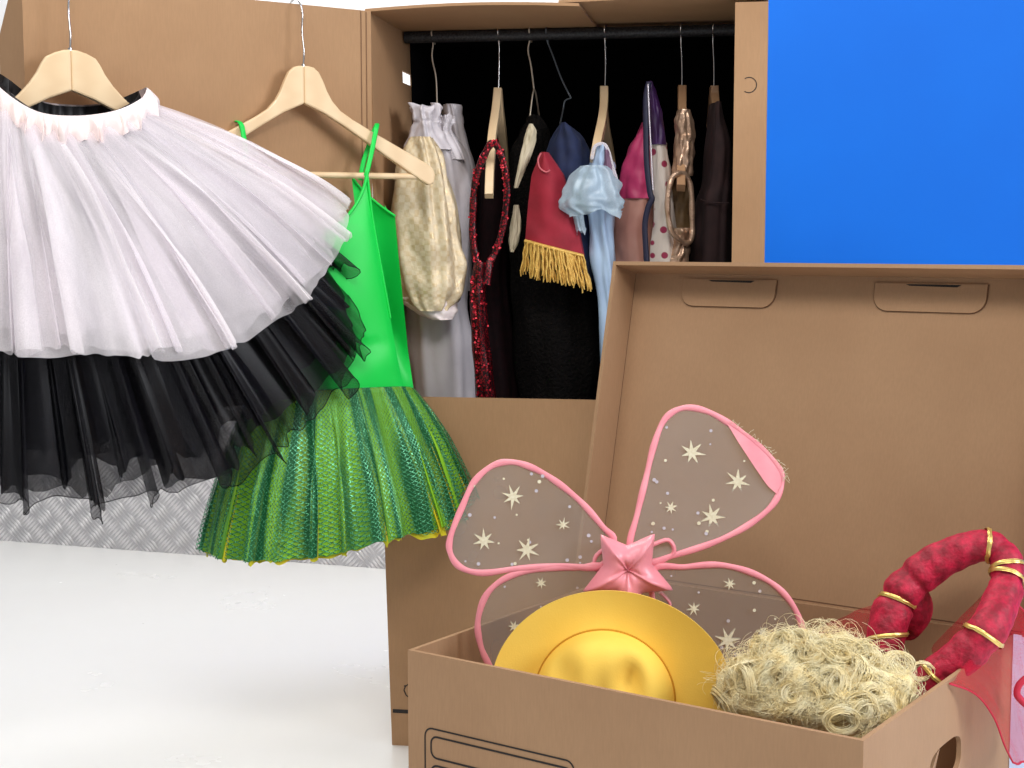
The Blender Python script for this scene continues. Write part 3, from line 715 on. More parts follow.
# 5 pale blue princess dress
edge_hanger('wooden hanger seen end-on carrying the pale blue dress', 604, 90, [(604, 104, .19), (602, 122, .15), (597, 145, .10), (594, 160, .08)], [(605, 42, RT), (605.5, 66, RT), (605, 90, RT)], M['wood'])
g = garment('princess_dress', 'pale blue satin dress with sheer puffed sleeve and lace neck', 'costume', 600, 420, .1)
mb = MB(); drape(mb, [(145, 595, 606), (158, 591, 609), (172, 587, 613), (200, 586, 612), (240, 588, 614), (280, 594, 617), (330, 600, 622), (430, 604, 634)], WY(600, .11), .045, 6, .003, 81, lump=.008); mb.build('dress_body', M['blue_satin'], g)
mb = MB(); drape(mb, [(166, 582, 606), (172, 575, 612), (182, 568, 618), (194, 564, 621), (203, 562, 622), (209, 566, 622), (214, 574, 622)], WY(593, .05), .035, 8, lambda t: .002 + .004 * t, 82, m=26, n=90, lump=.007, zb=.006); mb.build('puffed_sleeve', M['blue_sheer'], g)
mb = MB(); drape(mb, [(208, 571, 582), (220, 574, 584), (232, 577, 586)], WY(578, .06), .012, 4, .001, 83, m=10, zb=.004); mb.build('sleeve_lining', M['blue_sheer'], g)
mb = MB(); drape(mb, [(150, 604, 609), (162, 603, 613), (180, 604, 617), (200, 606, 616)], WY(610, .075), .012, 4, .001, 84, m=12); mb.build('bodice_inset', M['mauve'], g)
mb = MB(); rs = random.Random(3)
lace = cat([P(u, v, WY(u, .068)) for u, v in [(592, 158), (594, 148), (599, 144), (605, 145), (609, 153), (612, 165), (616, 178), (618, 188)]], 9)
for i, p in enumerate(lace):
    mb.tube([p + V((math.cos(a) * .0024, -.002, math.sin(a) * .0024)) for a in [2 * PI * q / 8 for q in range(8)]], .0007, 5, True)
mb.build('lace_edging', M['lace'], g)

# 6 pink jacket over a peach skirt
g = garment('pink_jacket', 'pink satin jacket over peach skirt beside navy piping', 'costume', 635, 420, .12)
mb = MB(); drape(mb, [(122, 643, 653), (133, 638, 657), (148, 630, 659), (168, 622, 659), (185, 618, 659), (199, 616, 659)], WY(638, .17), .055, 7, .003, 91, lump=.005); mb.build('jacket_body', M['pink_satin'], g)
mb = MB(); drape(mb, [(196, 617, 657), (215, 614, 656), (240, 612, 655), (265, 613, 655), (330, 616, 658), (430, 618, 660)], WY(636, .17), .05, 5, .003, 92); mb.build('skirt', M['peach'], g)

# 7 spotted costume with navy piping
g = garment('spotted_costume', 'cream spotted costume with purple top and navy piped edge', 'costume', 660, 420, .1)
mb = MB(); drape(mb, [(82, 647, 652), (95, 646, 657), (115, 648, 662), (145, 650, 666)], WY(655, .085), .02, 5, .001, 101); mb.build('purple_yoke', M['purple'], g)
mb = MB(); drape(mb, [(143, 650, 666), (165, 651, 669), (190, 652, 671), (205, 654, 673), (230, 652, 675), (262, 650, 678), (430, 650, 680)], WY(660, .10), .03, 5, .002, 102); mb.build('costume_body', M['spotted'], g)
mb = MB(); pts = [P(u, v, WY(u, .05)) for u, v in [(649, 82), (646, 98), (646, 130), (647, 165), (650, 192), (652, 199), (648, 208), (645, 225), (646, 250), (649, 300)]]
mb.tube(cat(pts, 6), .0052, 8, flat=.8); mb.build('piping', M['navy_piping'], g)
mb = MB(); mb.tube(cat([P(u, v, WY(u, .038)) for u, v in [(648, 84), (649, 110), (651, 150), (653, 190)]], 6), .0012, 6); mb.build('piping', M['wing_dot'], g)

# 8 rose gold lame costume
edge_hanger('wooden hanger end-on in the neck of the rose gold costume', 682, 90, [(682, 108, .18), (682, 140, .12), (681, 170, .08), (681, 188, .055)], [(681, 42, RT), (682, 66, RT), (682, 90, RT)], M['wood_dark'])
g = garment('metallic_costume', 'rose gold metallic costume with ruched strap and round opening', 'costume', 682, 420, .1)
mb = MB(); drape(mb, [(110, 678, 690), (120, 675, 693), (135, 675, 695), (150, 674, 694), (165, 673, 693), (176, 671, 692)], WY(684, .095), .022, 8, lambda t: .0012, 111, m=60, lump=.004); mb.build('ruched_strap', M['gold_lame'], g)
mb = MB(); lp = [(680, 173), (672, 178), (668, 195), (668, 215), (672, 232), (680, 240), (688, 243), (692, 235), (692, 212), (691, 190), (687, 177)]
pth = cat([P(u, v, WY(u, .045 + .03 * (u - 667) / 25)) for u, v in lp], 8, True); mb.tube(pth, [.0050 + .0004 * math.sin(i * .7) for i in range(len(pth))], 10, True); mb.build('opening_trim', M['gold_lame'], g)
mb = MB(); drape(mb, [(176, 672, 688), (195, 669, 690), (215, 669, 690), (238, 674, 690)], WY(682, .13), .012, 4, .001, 112, m=16); mb.build('inner_layer', M['gold_dark'], g)
mb = MB(); drape(mb, [(228, 668, 691), (240, 672, 690), (252, 668, 690), (265, 666, 688), (300, 664, 692), (430, 664, 694)], WY(680, .10), .03, 8, .002, 113, lump=.006); mb.build('costume_body', M['gold_lame'], g)

# 9 brown velvet costume
edge_hanger('short wooden hanger at the right end above brown velvet', 714, 88, [(714.5, 97, .20), (715.5, 110, .18), (716.5, 124, .165)], [(713, 42, RT), (714, 66, RT), (714, 88, RT)], M['wood_dark'])
g = garment('velvet_costume', 'dark brown velvet costume at the right end of the rail', 'costume', 714, 420, .12)
mb = MB(); drape(mb, [(104, 711, 719), (116, 709, 722), (132, 708, 726), (155, 706, 730), (185, 702, 730), (202, 697, 730), (240, 692, 730), (300, 690, 732), (430, 690, 732)], WY(714, .17), .06, 6, .003, 121); mb.build('costume_body', M['brown_velvet'], g)
mb = MB(); mb.tube(cat([P(u, v, WY(u, .105)) for u, v in [(700, 199), (708, 202), (718, 203), (729, 203)]], 6), .0012, 6); mb.build('seam', M['brown_velvet'], g)

# ------------------------------------------------------------------ archive box in front
K = .93
def PB(u, v, Y): return P(u, v, Y * K)
BO = V((-.148, 2.084, 0)) * K; ad = V((.82, -.573, 0)).normalized(); an = V((.573, .82, 0)).normalized()
BL, BD, BH = .679 * K, .58 * K, .91 - .58 * K
def bp(s, t, z): return BO + ad * s + an * t + V((0, 0, z))
box = thing('lidded_box', 'large open cardboard box with upright lid holding fairy wings and hat', 'box', bp(BL / 2, BD / 2, 0))
mb = MB(); mb.box(bp(0, 0, 0), ad * BL, an * TH, V((0, 0, BH)))
def bf(u, v): return hit(u, v, bp(0, -.0006, 0), -an)
o0, o1 = bf(426, 731), bf(571, 768)
def so(p): q = p - BO; return q.dot(ad), q.z
def rrect(s0, s1, z0, z1, r, n=6):
    pts = []
    for cx, cz, a0 in ((s1 - r, z1 - r, 0), (s0 + r, z1 - r, 90), (s0 + r, z0 + r, 180), (s1 - r, z0 + r, 270)):
        for k in range(n + 1):
            a = math.radians(a0 + 90 * k / n); pts.append(bp(cx + r * math.cos(a), -.0006, cz + r * math.sin(a)))
    return pts
sL, zT = so(bf(425, 740))[0], so(bf(440, 730.5))[1]
sR = so(bf(574, 768))[0]
mb.stroke(rrect(sL, sR, zT - .13, zT, .012), -an, .0022, 1, True)
zi = so(bf(440, 738))[1]; zi0 = so(bf(440, 759.5))[1]
mb.stroke(rrect(sL + .010, sR - .002, zi0, zi, .010), -an, .0026, 1, True)
mb.stroke(rrect(sL + .010, sR - .012, zT - .12, zi0 - .010, .010), -an, .0026, 1, True)
mb.build('front_panel', [M['card_box'], M['ink']], box)
mb = MB(); mb.box(bp(0, TH, 0), ad * TH, an * (BD - 2 * TH), V((0, 0, BH))); mb.build('side_panel', M['card_box'], box)
mb = MB(); mb.box(bp(0, BD - TH, 0), ad * BL, an * TH, V((0, 0, BH))); mb.build('back_panel', M['card_box'], box)
mb = MB(); mb.box(bp(TH, TH, .001), ad * (BL - 2 * TH), an * (BD - 2 * TH), V((0, 0, TH))); mb.build('bottom_panel', M['card_box'], box)
# right panel with a hand hole
mb = MB(); N = 96; cz_, ct = BH - .112 * K, .292 * K; hw, hh = .058, .026
def ringpt(kind, a, off):
    c, s_ = math.cos(a), math.sin(a)
    if kind == 'in':
        e = 2 / 3.2
        t_ = ct + hw * math.copysign(abs(c) ** e, c); z_ = cz_ + hh * math.copysign(abs(s_) ** e, s_)
    else:
        t_, z_ = None, None
        k = 1e9
        if c > 1e-9: k = min(k, (BD - ct) / c)
        if c < -1e-9: k = min(k, (TH - ct) / c)
        if s_ > 1e-9: k = min(k, (BH - cz_) / s_)
        if s_ < -1e-9: k = min(k, (0 - cz_) / s_)
        t_, z_ = ct + c * k, cz_ + s_ * k
    return bp(BL - off, t_, z_)
corners = [math.atan2(z - cz_, t_ - ct) for t_ in (TH, BD) for z in (0, BH)]
angs = sorted([2 * PI * i / N - PI for i in range(N)] + corners)
rings = [[ringpt(k, a, o) for a in angs] for k, o in (('out', 0), ('in', 0), ('in', TH), ('out', TH), ('out', 0))]
mb.grid(rings, True, 0, False); sidep = mb.build('side_panel', M['card_box'], box)
mb = MB()                                              # torn flap pushed into the hole
fz = cz_ + .024
mb.prism([bp(BL - .004, ct - .055, fz - .040), bp(BL - .004, ct - .02, fz - .006), bp(BL - .012, ct + .012, fz - .012), bp(BL - .02, ct + .015, fz - .05), bp(BL - .012, ct - .04, fz - .058)], -ad * .004)
mb.build('hand_hole_flap', M['card_box'], box)
# lid, hinged at the back and leaning back
LW0, LW1, LLEN, PHI, RIM = -.045 * K, BL + .036, .54 * K, math.radians(13), .072 * K
LA = bp(0, BD, BH)
lw = V((0, 0, math.cos(PHI))) + an * math.sin(PHI); lr = -an * math.cos(PHI) + V((0, 0, math.sin(PHI)))
def lp_(s, w, r=0): return LA + ad * s + lw * w + lr * r
mb = MB(); mb.box(lp_(LW0, 0, -TH), ad * (LW1 - LW0), lw * LLEN, lr * TH)
# crease lines and slots
mb.stroke([lp_(LW0 + .004, .004, .0006), lp_(LW1 - .004, .004, .0006)], lr, .0014, 2)
mb.stroke([lp_(LW0 + .006, .01, .0006), lp_(LW0 + .006, LLEN - .004, .0006)], lr, .0014, 2)
lid = mb.build('lid', [M['card_box'], M['ink'], M['crease']], box)
mb = MB(); mb.box(lp_(LW0, LLEN - TH, 0), ad * (LW1 - LW0), lw * TH, lr * RIM)
mb.build('lid_rim', M['card_box'], lid)
mb = MB(); mb.box(lp_(LW0, 0, 0), ad * TH, lw * (LLEN - TH), lr * RIM); mb.build('lid_rim', M['card_box'], lid)
mb = MB(); mb.box(lp_(LW1 - TH, 0, 0), ad * TH, lw * (LLEN - TH), lr * RIM); mb.build('lid_rim', M['card_box'], lid)
def lh(u, v, r=.001): 
    q = hit(u, v, lp_(0, 0, r), lr) - LA
    return q.dot(ad), q.dot(lw)
def tab(uL, vT, uR, vT2, vB, vB2):
    s0, wt = lh(uL, vT); s1, wt2 = lh(uR, vT2); _, wb = lh(uL + 12, vB); r = .022
    wt = min(wt, LLEN - TH - .0005)
    pts = [(s0, wt), (s1, wt)]
    for k in range(7):
        a = math.radians(0 - 90 * k / 6); pts.append((s1 - r + r * math.cos(a), wb + r + r * math.sin(a)))
    for k in range(7):
        a = math.radians(270 - 90 * k / 6); pts.append((s0 + r + r * math.cos(a), wb + r + r * math.sin(a)))
    mb = MB(); mb.prism([lp_(a, b, .0002) for a, b in pts], lr * .0035)
    edge = [lp_(a, b, .0010) for a, b in pts[1:] + pts[:1]]
    c = sum(edge, V()) / len(edge)
    mb.stroke([c + (p - c) * 1.012 for p in edge], lr, .0013, 2)
    sm_ = (s0 + s1) / 2; wdt = (s1 - s0)
    mb.add([lp_(sm_ - wdt * .22, wt - .0015, .0042), lp_(sm_ + wdt * .28, wt - .0015, .0042), lp_(sm_ + wdt * .24, wt - .005, .0042), lp_(sm_ - wdt * .18, wt - .004, .0042)], [(0, 1, 2, 3)], 1, smooth=False)
    mb.build('locking_tab', [M['card_box'], M['ink'], M['crease']], lid)
tab(684, 279, 777, 281, 306, 306); tab(876, 283, 988, 287, 311, 315)

# ------------------------------------------------------------------ fairy wings
WYc = 2.16
wings = thing('fairy_wings', 'sheer fairy wings with pink edging, silver stars and padded star centre', 'fairy wings', PB(640, 690, WYc))
def wing(outline, lean, stars, dots, seed, sag=.006):
    def pt(u, v): return PB(u, v, WYc + lean * max(0, (565 - v)) / 160 + .012 * (0 if v > 565 else 0))
    o = cat([pt(u, v) for u, v in outline], 6, True); c = sum(o, V()) / len(o); n = len(o)
    mb = MB(); rows = []
    for k in range(9):
        q = 1 - k / 8
        rows.append([c + (p - c) * max(q, .002) + V((0, sag * (1 - q * q), 0)) for p in o])
    mb.grid(rows, True, 0)
    def surf(u, v):
        p = pt(u, v); d = min((p - q).length for q in o); R = max((c - q).length for q in o)
        return p + V((0, sag * min(1, d / R * 1.6) - .0022, 0))
    for (u, v, r) in stars:
        rs = random.Random(int(u)); nn = 7; a0 = rs.uniform(0, 6); s0 = surf(u, v)
        pts = []
        for k in range(2 * nn):
            a = a0 + PI * k / nn; rr = (r * rs.uniform(.85, 1.2) if k % 2 == 0 else r * .33) * WYc / FPX
            pts.append(s0 + V((rr * math.cos(a), 0, rr * math.sin(a))))
        for off in (0, .0046):
            mb.add([s0 + V((0, off, 0))] + [p + V((0, off, 0)) for p in pts], [(0, 1 + k, 1 + (k + 1) % (2 * nn)) for k in range(2 * nn)], 1, smooth=False)
    rs = random.Random(seed)
    for (u, v) in dots:
        s0 = surf(u, v); r = rs.uniform(.9, 1.9) * WYc / FPX
        mb.add([s0 + V((r * math.cos(PI * k / 4), 0, r * math.sin(PI * k / 4))) for k in range(8)], [tuple(range(8))], rs.choice([1, 2, 2]), smooth=False)
    w_ = mb.build('wing_panel', [M['film'], M['wing_star'], M['wing_dot']], wings)
    mb = MB(); mb.tube(o, [.0026 + .0003 * math.sin(i * .8) for i in range(len(o))], 10, True, flat=1.7, up=V((0, 1, 0)))
    # 'up' along depth: width lies in the wing plane
    mb.build('wing_edging', M['wing_trim'], w_)
    return w_
UR = [(630, 548), (637, 515), (646, 478), (654, 445), (665, 419), (683, 408), (706, 411), (730, 424), (755, 443), (775, 463), (782, 480), (774, 503), (750, 524), (715, 542), (672, 556), (648, 562)]
UL = [(614, 541), (603, 527), (582, 503), (558, 483), (535, 469), (512, 462), (492, 466), (474, 482), (463, 505), (451, 535), (450, 552), (460, 567), (482, 573), (515, 569), (560, 566), (600, 566)]
LL = [(606, 572), (575, 568), (540, 569), (508, 577), (487, 594), (478, 620), (480, 643), (488, 663), (502, 684), (530, 700), (570, 690), (600, 640)]
LR = [(652, 572), (685, 567), (720, 565), (752, 573), (778, 588), (796, 611), (804, 640), (800, 668), (784, 690), (750, 702), (705, 690), (662, 630)]
rs = random.Random(77)
def scat(n, poly):
    us = [p[0] for p in poly]; vs = [p[1] for p in poly]; out = []
    while len(out) < n:
        u, v = rs.uniform(min(us) + 12, max(us) - 12), rs.uniform(min(vs) + 8, max(vs) - 8); ins = False
        for (a, b), (c, d) in zip(poly, poly[1:] + poly[:1]):
            if (b > v) != (d > v) and u < (c - a) * (v - b) / (d - b) + a: ins = not ins
        if ins: out.append((u, v))
    return out
ur_ = wing(UR, .07, [(692, 453, 12), (738, 482, 11.5), (712, 517, 12), (671, 508, 6.5)], scat(20, UR), 1)
wing(UL, .04, [(513, 497, 11), (484, 541, 11), (527, 550, 11), (563, 525, 6)], scat(22, UL), 2)
wing(LL, 0, [(541, 583, 6), (514, 627, 6)], scat(14, LL), 3)
wing(LR, 0, [(730, 584, 6), (694, 609, 6.5), (728, 641, 12), (763, 633, 6)], scat(22, LR), 4)
def urp(u, v): return PB(u, v, WYc + .07 * (565 - v) / 160 - .004)
mb = MB(); rows = [[urp(u, v) for u, v in r] for r in ([(726, 423), (741, 433), (757, 446), (770, 459), (780, 474), (781, 485)], [(727, 424), (739, 437), (752, 452), (763, 466), (773, 481), (778, 490)], [(728, 425), (737, 440), (748, 457), (758, 472), (768, 486), (777, 494)])]
mb.grid([cat(r, 5) for r in rows])
for k in range(26):
    f = k / 25; p = at([urp(730, 423), urp(752, 438), urp(768, 453), urp(781, 470), urp(783, 482)], f); rq = random.Random(k)
    mb.tube([p, p + V((rq.uniform(0, .006), -.001, rq.uniform(0, .006))), p + V((rq.uniform(.001, .010), -.002, rq.uniform(-.003, .008)))], .0003, 4, mi=1)
tb = mb.build('torn_binding', [M['wing_trim'], M['wing_star']], ur_); tb['label'] = 'frayed folded back pink binding'
# padded star in the middle
mb = MB(); sc0 = PB(627, 568, WYc - .02); tips = [(600, 534), (655, 533), (674, 590), (627, 622), (582, 592)]
tp_ = [PB(u, v, WYc - .02) for u, v in tips]; vl = [(tp_[k] + tp_[(k + 1) % 5]) / 2 * .66 + sc0 * .34 for k in range(5)]
out = []
for k in range(5):
    a, b, c = vl[k - 1], tp_[k], vl[k]
    for q in range(12):
        f = q / 12
        if f < .5: p = a.lerp(b, .97 * (f / .5) ** .8)
        else: p = b.lerp(c, .03 + .97 * ((f - .5) / .5) ** 1.25)
        out.append(p)
for sg in (-1, 1):
    rows = []
    for j in range(15):
        q = 1 - j / 14
        row = []
        for i, p in enumerate(out):
            d = (p - sc0)
            wr = .0016 * math.sin(i * 2 * PI / 6 + 1.1) * math.sin(PI * q) + .0022 * nz(i * .5, q * 4, sg)
            h = .026 * max(0, 1 - q ** 2.6) ** .6 * (.92 + .08 * math.cos(i * 2 * PI / 12 + PI)) - .011 * math.exp(-(q / .30) ** 2)
            row.append(sc0 + d * max(q, .003) + V((0, sg * (h + wr * (1 - q)), 0)))
        rows.append(row)
    mb.grid(rows, True, 0)
mb.build('padded_star', M['pink_cushion'], wings)
for (pp, rad) in (([(650, 546), (668, 540), (674, 552), (660, 562), (650, 560)], .005), ([(606, 548), (596, 556), (594, 568), (604, 572)], .005), ([(660, 592), (670, 604), (662, 612)], .0045)):
    mb = MB(); mb.tube(cat([PB(u, v, WYc + .006) for u, v in pp], 6), rad, 8, flat=.6, up=V((0, 1, 0)))
    mb.build('elastic_loop', M['wing_trim'], wings)

# ------------------------------------------------------------------ yellow felt hat
hat_c = PB(612, 690, 2.075)
hat = thing('felt_hat', 'yellow felt hat with dented crown resting in front of the wings', 'hat', hat_c - V((0, 0, .165)))
hy = V((-.14, -.98, .05)).normalized(); hx = V((0, 0, 1)).cross(hy).normalized() * -1; hx = hy.cross(V((0, 0, 1))).normalized() * -1
hz = hx.cross(hy).normalized()
if hz.z < 0: hz = -hz
if hx.x < 0: hx = -hx
def hp(x, z, h): return hat_c + hx * x + hz * z + hy * h
CX, CZ = -.010, -.012
RB, RC, RCz = .171 * K, .099 * K, .098 * K
def crown_h(r):                                         # r 0..1 profile of the crown
    return .062 * (1 - r ** 4.5) ** .5
mb = MB(); nA = 120; rows = []
def brim(th, q, back):
    wv = .006 * math.sin(2 * th + .4) + .003 * math.sin(3 * th)
    x = (RC * 1.0 + (RB - RC) * q) * math.cos(th) + CX * (1 - q); z = (RCz + (.143 * K - RCz) * q) * math.sin(th) + CZ * (1 - q)
    h = .012 * q * q + wv * q - (.003 if back else 0)
    return hp(x, z, h)
for q in [1, .985, .9, .75, .6, .45, .3, .15, .05]: rows.append([brim(2 * PI * i / nA, q, False) for i in range(nA)])
# seam groove then crown
def crown(th, r):
    x = RC * r * math.cos(th); z = RCz * r * math.sin(th)
    h = crown_h(r)
    d1 = -.030 * math.exp(-(((x - .034) / .019) ** 2 + ((z - .034) / .032) ** 2))
    d2 = -.020 * math.exp(-(((x + .052) / .020) ** 2 + ((z - .045) / .030) ** 2))
    d3 = -.018 * math.exp(-((x / .016) ** 2 + ((z + .015) / .06) ** 2))
    return hp(x + CX, z + CZ, h + (d1 + .7 * d2 + d3) * min(1, h / .05))
rows2 = []
for r in [1.0, .995, .985, .97, .95, .92, .88, .82, .74, .64, .53, .42, .3, .18, .08, .005]: rows2.append([crown(2 * PI * i / nA, r) for i in range(nA)])
mb.grid(rows2 , True, 0)
mb.build('crown', M['felt'], hat)
mb = MB(); mb.grid(rows + [rows2[0]], True, 0)
rowsb = [[brim(2 * PI * i / nA, q, True) for i in range(nA)] for q in [1, .7, .4, .05]]
mb.grid([rows[0]] + rowsb, True, 0); mb.build('brim', M['felt'], hat)
mb = MB(); mb.tube([hp(RC * 1.006 * math.cos(2 * PI * i / nA) + CX, RCz * 1.006 * math.sin(2 * PI * i / nA) + CZ, .0005) for i in range(nA)], .0016, 6, True); mb.build('crown_seam', M['felt_seam'], hat)

# ------------------------------------------------------------------ curly blonde wig
wc = PB(820, 700, 1.95); 
wig = thing('curly_wig', 'curly blonde wig piled in the near corner of the box', 'wig', wc - V((0, 0, .12)))
EX, EY, EZ = .120, .082, .068
xl = ad; yl = an
def wigp(th, ph, k=1.0):
    x = math.cos(th) * math.cos(ph); y = math.sin(th) * math.cos(ph); z = math.sin(ph)
    lum = 1 + .20 * nz(x * 2.3, y * 2.3, z * 2.3 + 4)
    return wc + xl * (x * EX * k * lum) + yl * (y * EY * k * lum) + V((0, 0, z * EZ * k * lum))
mb = MB(); rows = [[wigp(2 * PI * i / 48, -PI / 2 + PI * j / 24, .86) for i in range(48)] for j in range(25)]
mb.grid(rows, True); mb.build('wig_cap', M['hair_base'], wig)
rs = random.Random(12); mb = MB()
def strand(pts, r=.00055):
    q_ = []
    for p in pts:
        d = p - BO; a_, t_ = d.dot(ad), d.dot(an)
        if p.z < BH + .003: a_ = min(a_, BL - .010); t_ = max(t_, .010)
        q_.append(bp(a_, t_, p.z))
    pts = q_
    mb.tube(pts, r, 3, cap=False)
for c in range(60):                                     # ring curls
    th = rs.uniform(0, 2 * PI); ph = rs.uniform(-.15, 1.35)
    p0 = wigp(th, ph, 1.0); nrm = (p0 - wc).normalized()
    axis = (nrm + V((rs.uniform(-.7, .7), rs.uniform(-.7, .5) - .3, rs.uniform(-.5, .5)))).normalized()
    x = axis.orthogonal().normalized(); y = axis.cross(x); R0 = rs.uniform(.010, .025); turns = rs.uniform(1.0, 2.2); a0 = rs.uniform(0, 6.28)
    for k in range(rs.randrange(20, 34)):
        R = R0 * rs.uniform(.82, 1.12); of = axis * rs.uniform(-.006, .006) + x * rs.uniform(-.002, .002) + y * rs.uniform(-.002, .002); pitch = rs.uniform(.002, .012)
        n = 22; b0 = a0 + rs.uniform(-.35, .35); sq = rs.uniform(.75, 1)
        strand([p0 + of + x * (R * math.cos(b0 + turns * 2 * PI * q / n)) * (1 - .25 * q / n) + y * (R * sq * math.sin(b0 + turns * 2 * PI * q / n)) * (1 - .25 * q / n) + axis * (pitch * q / n) for q in range(n + 1)], rs.uniform(.00028, .0005))
for c in range(110):                                     # wavy locks lying over the mound
    th = rs.uniform(0, 2 * PI); ph = rs.uniform(.2, 1.3); dth = rs.uniform(-1.1, 1.1); dph = rs.uniform(-1.2, -.3)
    for k in range(rs.randrange(18, 28)):
        j1, j2 = rs.gauss(0, .05), rs.gauss(0, .05); n = 18; wv = rs.uniform(.03, .08); f0 = rs.uniform(0, 1)
        strand([wigp(th + j1 + dth * q / n + wv * math.sin(f0 + q * 1.0), ph + j2 + dph * q / n + wv * math.cos(f0 + q * .9), 1.0 + .07 * math.sin(PI * q / n) + rs.uniform(-.004, .004)) for q in range(n + 1)], rs.uniform(.00028, .0005))
for c in range(1300):                                    # flyaway hairs
    th = rs.uniform(0, 2 * PI); ph = rs.uniform(0, 1.5); p = wigp(th, ph, .98); d = (p - wc).normalized(); R = rs.uniform(.006, .028)
    x = d.orthogonal().normalized(); y = d.cross(x); a0 = rs.uniform(0, 6.28); sweep = rs.uniform(1.5, 4.5); n = 12
    u1 = x * math.cos(a0) + y * math.sin(a0)
    strand([p + d * (R * math.sin(sweep * q / n)) * 1.0 + u1 * (R * (1 - math.cos(sweep * q / n))) + y * (.002 * q / n) for q in range(n + 1)], .00022)
ex = PB(905, 668, 1.99)
for (u, v, Yk, R0, nn) in ((898, 665, 1.985, .022, 26), (922, 672, 2.0, .017, 20), (843, 722, 1.83, .022, 34), (838, 655, 1.93, .032, 34), (780, 660, 2.0, .026, 22)):
    p0 = PB(u, v, Yk)
    for k in range(nn):
        R = R0 * rs.uniform(.6, 1.08); n = 26; a0 = rs.uniform(0, 6.28); sq = rs.uniform(.65, .8); tilt = rs.uniform(-.003, .003)
        strand([p0 + V((R * math.cos(a0 + 6.6 * q / n), tilt + .008 * q / n, R * sq * math.sin(a0 + 6.6 * q / n))) for q in range(n + 1)], rs.uniform(.00028, .00055))
hr = mb.build('curls', M['hair'], wig); hr['kind'] = 'stuff'

# ------------------------------------------------------------------ red velvet headdress
head = thing('padded_headdress', 'crushed red velvet padded headdress with gold ribbon and sheer veil', 'headdress', PB(945, 690, 2.0))
pp = [(884, 652, 2.10), (888, 628, 2.11), (896, 603, 2.12), (912, 581, 2.125), (938, 562, 2.12), (966, 549, 2.11), (990, 546, 2.10), (1005, 558, 2.085), (1007, 580, 2.065), (1000, 605, 2.04), (986, 632, 2.01), (963, 655, 2.015), (940, 673, 2.02), (918, 692, 2.03)]
ctl = [PB(*p) for p in pp]; path = cat(ctl, 10); n = len(path)
rad = []
for j in range(n):
    f = j / (n - 1); r = .0235 + .003 * math.sin(f * 9) - .004 * max(0, f - .75) * 4
    for k, c in ((.16, .010), (.235, .0035), (.50, .0035), (.62, .003), (.80, .004)): r *= 1 - (.12 if k != .16 else .22) * math.exp(-((f - k) / .012) ** 2)
    rad.append(r)
mb = MB(); mb.tube(path, rad, 28)
bv = mb.v                                                # wrinkles
for i, p in enumerate(bv):
    k = nz(p.x * 55, p.y * 55, p.z * 55) * .0022 + nz(p.x * 130, p.y * 130, p.z * 130) * .0008
    j = min(n - 1, i // 28); d = (p - path[j]); bv[i] = p + d.normalized() * k if d.length > 1e-6 else p
mb.build('padded_roll', M['crushed'], head)
def band(f, tw, turns=1.0, w=.0042):
    mb = MB(); rows = []; m = 40
    j0 = max(1, min(n - 2, int(f * (n - 1)))); t0_ = (path[j0 + 1] - path[j0 - 1]).normalized(); x0 = (V((0, 0, 1)) - t0_ * t0_.z).normalized(); a0 = math.atan2(t0_.cross(x0).y, x0.y)
    for q in range(m + 1):
        a = a0 + 2 * PI * turns * q / m; ff = f + tw * (q / m - .5); j = max(1, min(n - 2, int(ff * (n - 1))))
        tg = (path[j + 1] - path[j - 1]).normalized(); x = (V((0, 0, 1)) - tg * tg.z).normalized(); y = tg.cross(x)
        c = path[j].lerp(path[j + 1], ff * (n - 1) - j); e = x * math.cos(a) + y * math.sin(a)
        rows.append([c + e * (rad[j] + .0022 + (.0012 if s_ == 0 else 0)) + tg * (w * s_ * .7) for s_ in (-1, -.3, 0, .3, 1)])
    mb.grid(rows); mb.build('gold_ribbon', M['gold_ribbon'], head)
band(.055, .09); band(.165, .03); band(.47, .07); band(.575, .035); band(.61, -.05); band(.78, .03); band(.93, .02)
mb = MB()                                               # dark velvet knot behind the left end
kc = PB(908, 606, 2.15); rows = []
for j in range(17):
    ph = -PI / 2 + PI * j / 16
    rows.append([kc + V((.030 * math.cos(ph) * math.cos(a) * (1 + .12 * math.sin(5 * a + j * .3)), .026 * math.cos(ph) * math.sin(a), .042 * math.sin(ph) + .006 * math.sin(3 * a))) for a in [2 * PI * i / 32 for i in range(32)]])
mb.grid(rows, True); mb.build('knot', M['crushed'], head)
def sheet(name, quad, nu, nv, amp, seed, mat, hemr=.0014):
    """quad: list of control rows of (u,v,Y)"""
    rowsC = [[PB(*p) for p in r] for r in quad]
    dense = [[at(r, i / nu) for i in range(nu + 1)] for r in rowsC]
    rows = [[at([dense[k][i] for k in range(len(dense))], j / nv) for i in range(nu + 1)] for j in range(nv + 1)]
    for j in range(nv + 1):
        for i in range(nu + 1):
            p = rows[j][i]; k = amp * (nz(i / nu * 7 + seed, j / nv * 1.6, .2) + .6 * math.sin(i / nu * 17 + 2 * nz(j / nv * 3, seed, 1)))
            rows[j][i] = p + V((k * .4, -abs(k) if k < 0 else -k, 0))
    mb = MB(); mb.grid(rows)
    if hemr:
        mb.tube([r[0] for r in rows], hemr, 6, mi=1); mb.tube([r[-1] for r in rows], hemr, 6, mi=1); mb.tube(rows[-1], hemr, 6, mi=1)
    return mb.build(name, [mat, M['veil_hem']], head)
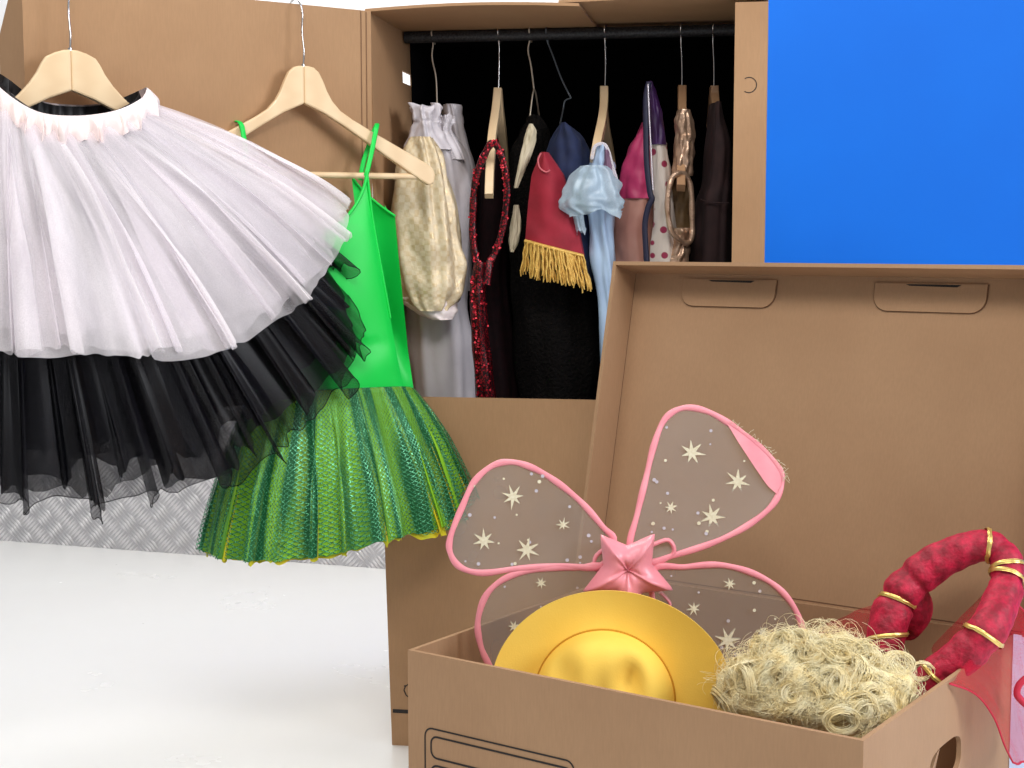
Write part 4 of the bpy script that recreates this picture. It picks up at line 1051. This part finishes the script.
# drape outside over the right panel: rows run downward, each from the near hem to the far hem
sheet('veil', [[(950, 683, 1.935), (962, 668, 1.97), (980, 646, 2.01), (1000, 618, 2.06), (1012, 600, 2.09)],
               [(975, 694, 1.955), (985, 682, 1.99), (998, 662, 2.03), (1014, 640, 2.07), (1026, 614, 2.10)],
               [(992, 716, 1.965), (1000, 705, 1.99), (1012, 690, 2.03), (1024, 672, 2.07), (1038, 650, 2.10)],
               [(1003, 744, 1.97), (1009, 738, 2.0), (1018, 728, 2.03), (1028, 712, 2.06), (1040, 700, 2.09)],
               [(1012, 762, 1.985), (1019, 763, 2.0), (1027, 757, 2.02), (1036, 748, 2.05), (1046, 738, 2.08)]], 40, 40, .005, 1.7, M['veil'])
sheet('veil', [[(985, 592, 2.12), (992, 596, 2.10), (1000, 604, 2.07)], [(955, 622, 2.14), (970, 630, 2.10), (985, 636, 2.04)], [(930, 648, 2.14), (940, 662, 2.08), (955, 672, 1.99)]], 20, 24, .004, 4.2, M['veil'], 0)
sheet('veil', [[(800, 640, 2.2), (830, 622, 2.2), (868, 606, 2.18), (895, 606, 2.14)], [(796, 665, 2.18), (830, 650, 2.18), (868, 640, 2.16), (896, 640, 2.12)]], 24, 14, .006, 6.1, M['veil'], 0)
mb = MB(); mb.tube(cat([PB(u, v, 1.975) for u, v in [(1026, 678), (1019, 685), (1017, 694), (1022, 701), (1028, 706)]], 6), .0045, 8); mb.build('veil_knot', M['veil_hem'], head)

# ------------------------------------------------------------------ light
w_ = bpy.data.worlds.new('world'); S.world = w_; w_.use_nodes = True
w_.node_tree.nodes['Background'].inputs[0].default_value = lin((240, 244, 250)); w_.node_tree.nodes['Background'].inputs[1].default_value = .36
def area(name, loc, target, size, power, col=(255, 250, 244)):
    l = bpy.data.lights.new(name, 'AREA'); l.shape = 'RECTANGLE'; l.size, l.size_y = size; l.energy = power; l.color = lin(col)[:3]
    o = bpy.data.objects.new(name, l); COL.objects.link(o); o.location = loc
    o.rotation_euler = (V(target) - V(loc)).to_track_quat('-Z', 'Y').to_euler(); return o
area('ceiling_lamp', (.3, -.2, 2.75), (.2, 2.3, .6), (1.4, .6), 38)
area('ceiling_lamp', (-.9, 1.2, 2.75), (-.3, 2.5, .6), (1.2, .6), 24)
area('ceiling_lamp', (-.4, 3.4, 2.8), (-.4, 3.5, 0), (2.0, .5), 50)
area('added_side_light', (2.5, .7, 1.75), (.5, 2.1, .5), (1.0, 1.2), 58, (246, 248, 255))  # unseen area light added on the right to brighten right-facing panels
S.view_settings.view_transform = 'Standard'; S.view_settings.look = 'None'; S.view_settings.exposure = 0.0; S.view_settings.gamma = 1.0; S.view_settings.use_curve_mapping = False
S.cycles.transparent_max_bounces = 40; S.cycles.max_bounces = 8
for o in list(bpy.data.objects):
    if '_o' in o: del o['_o']
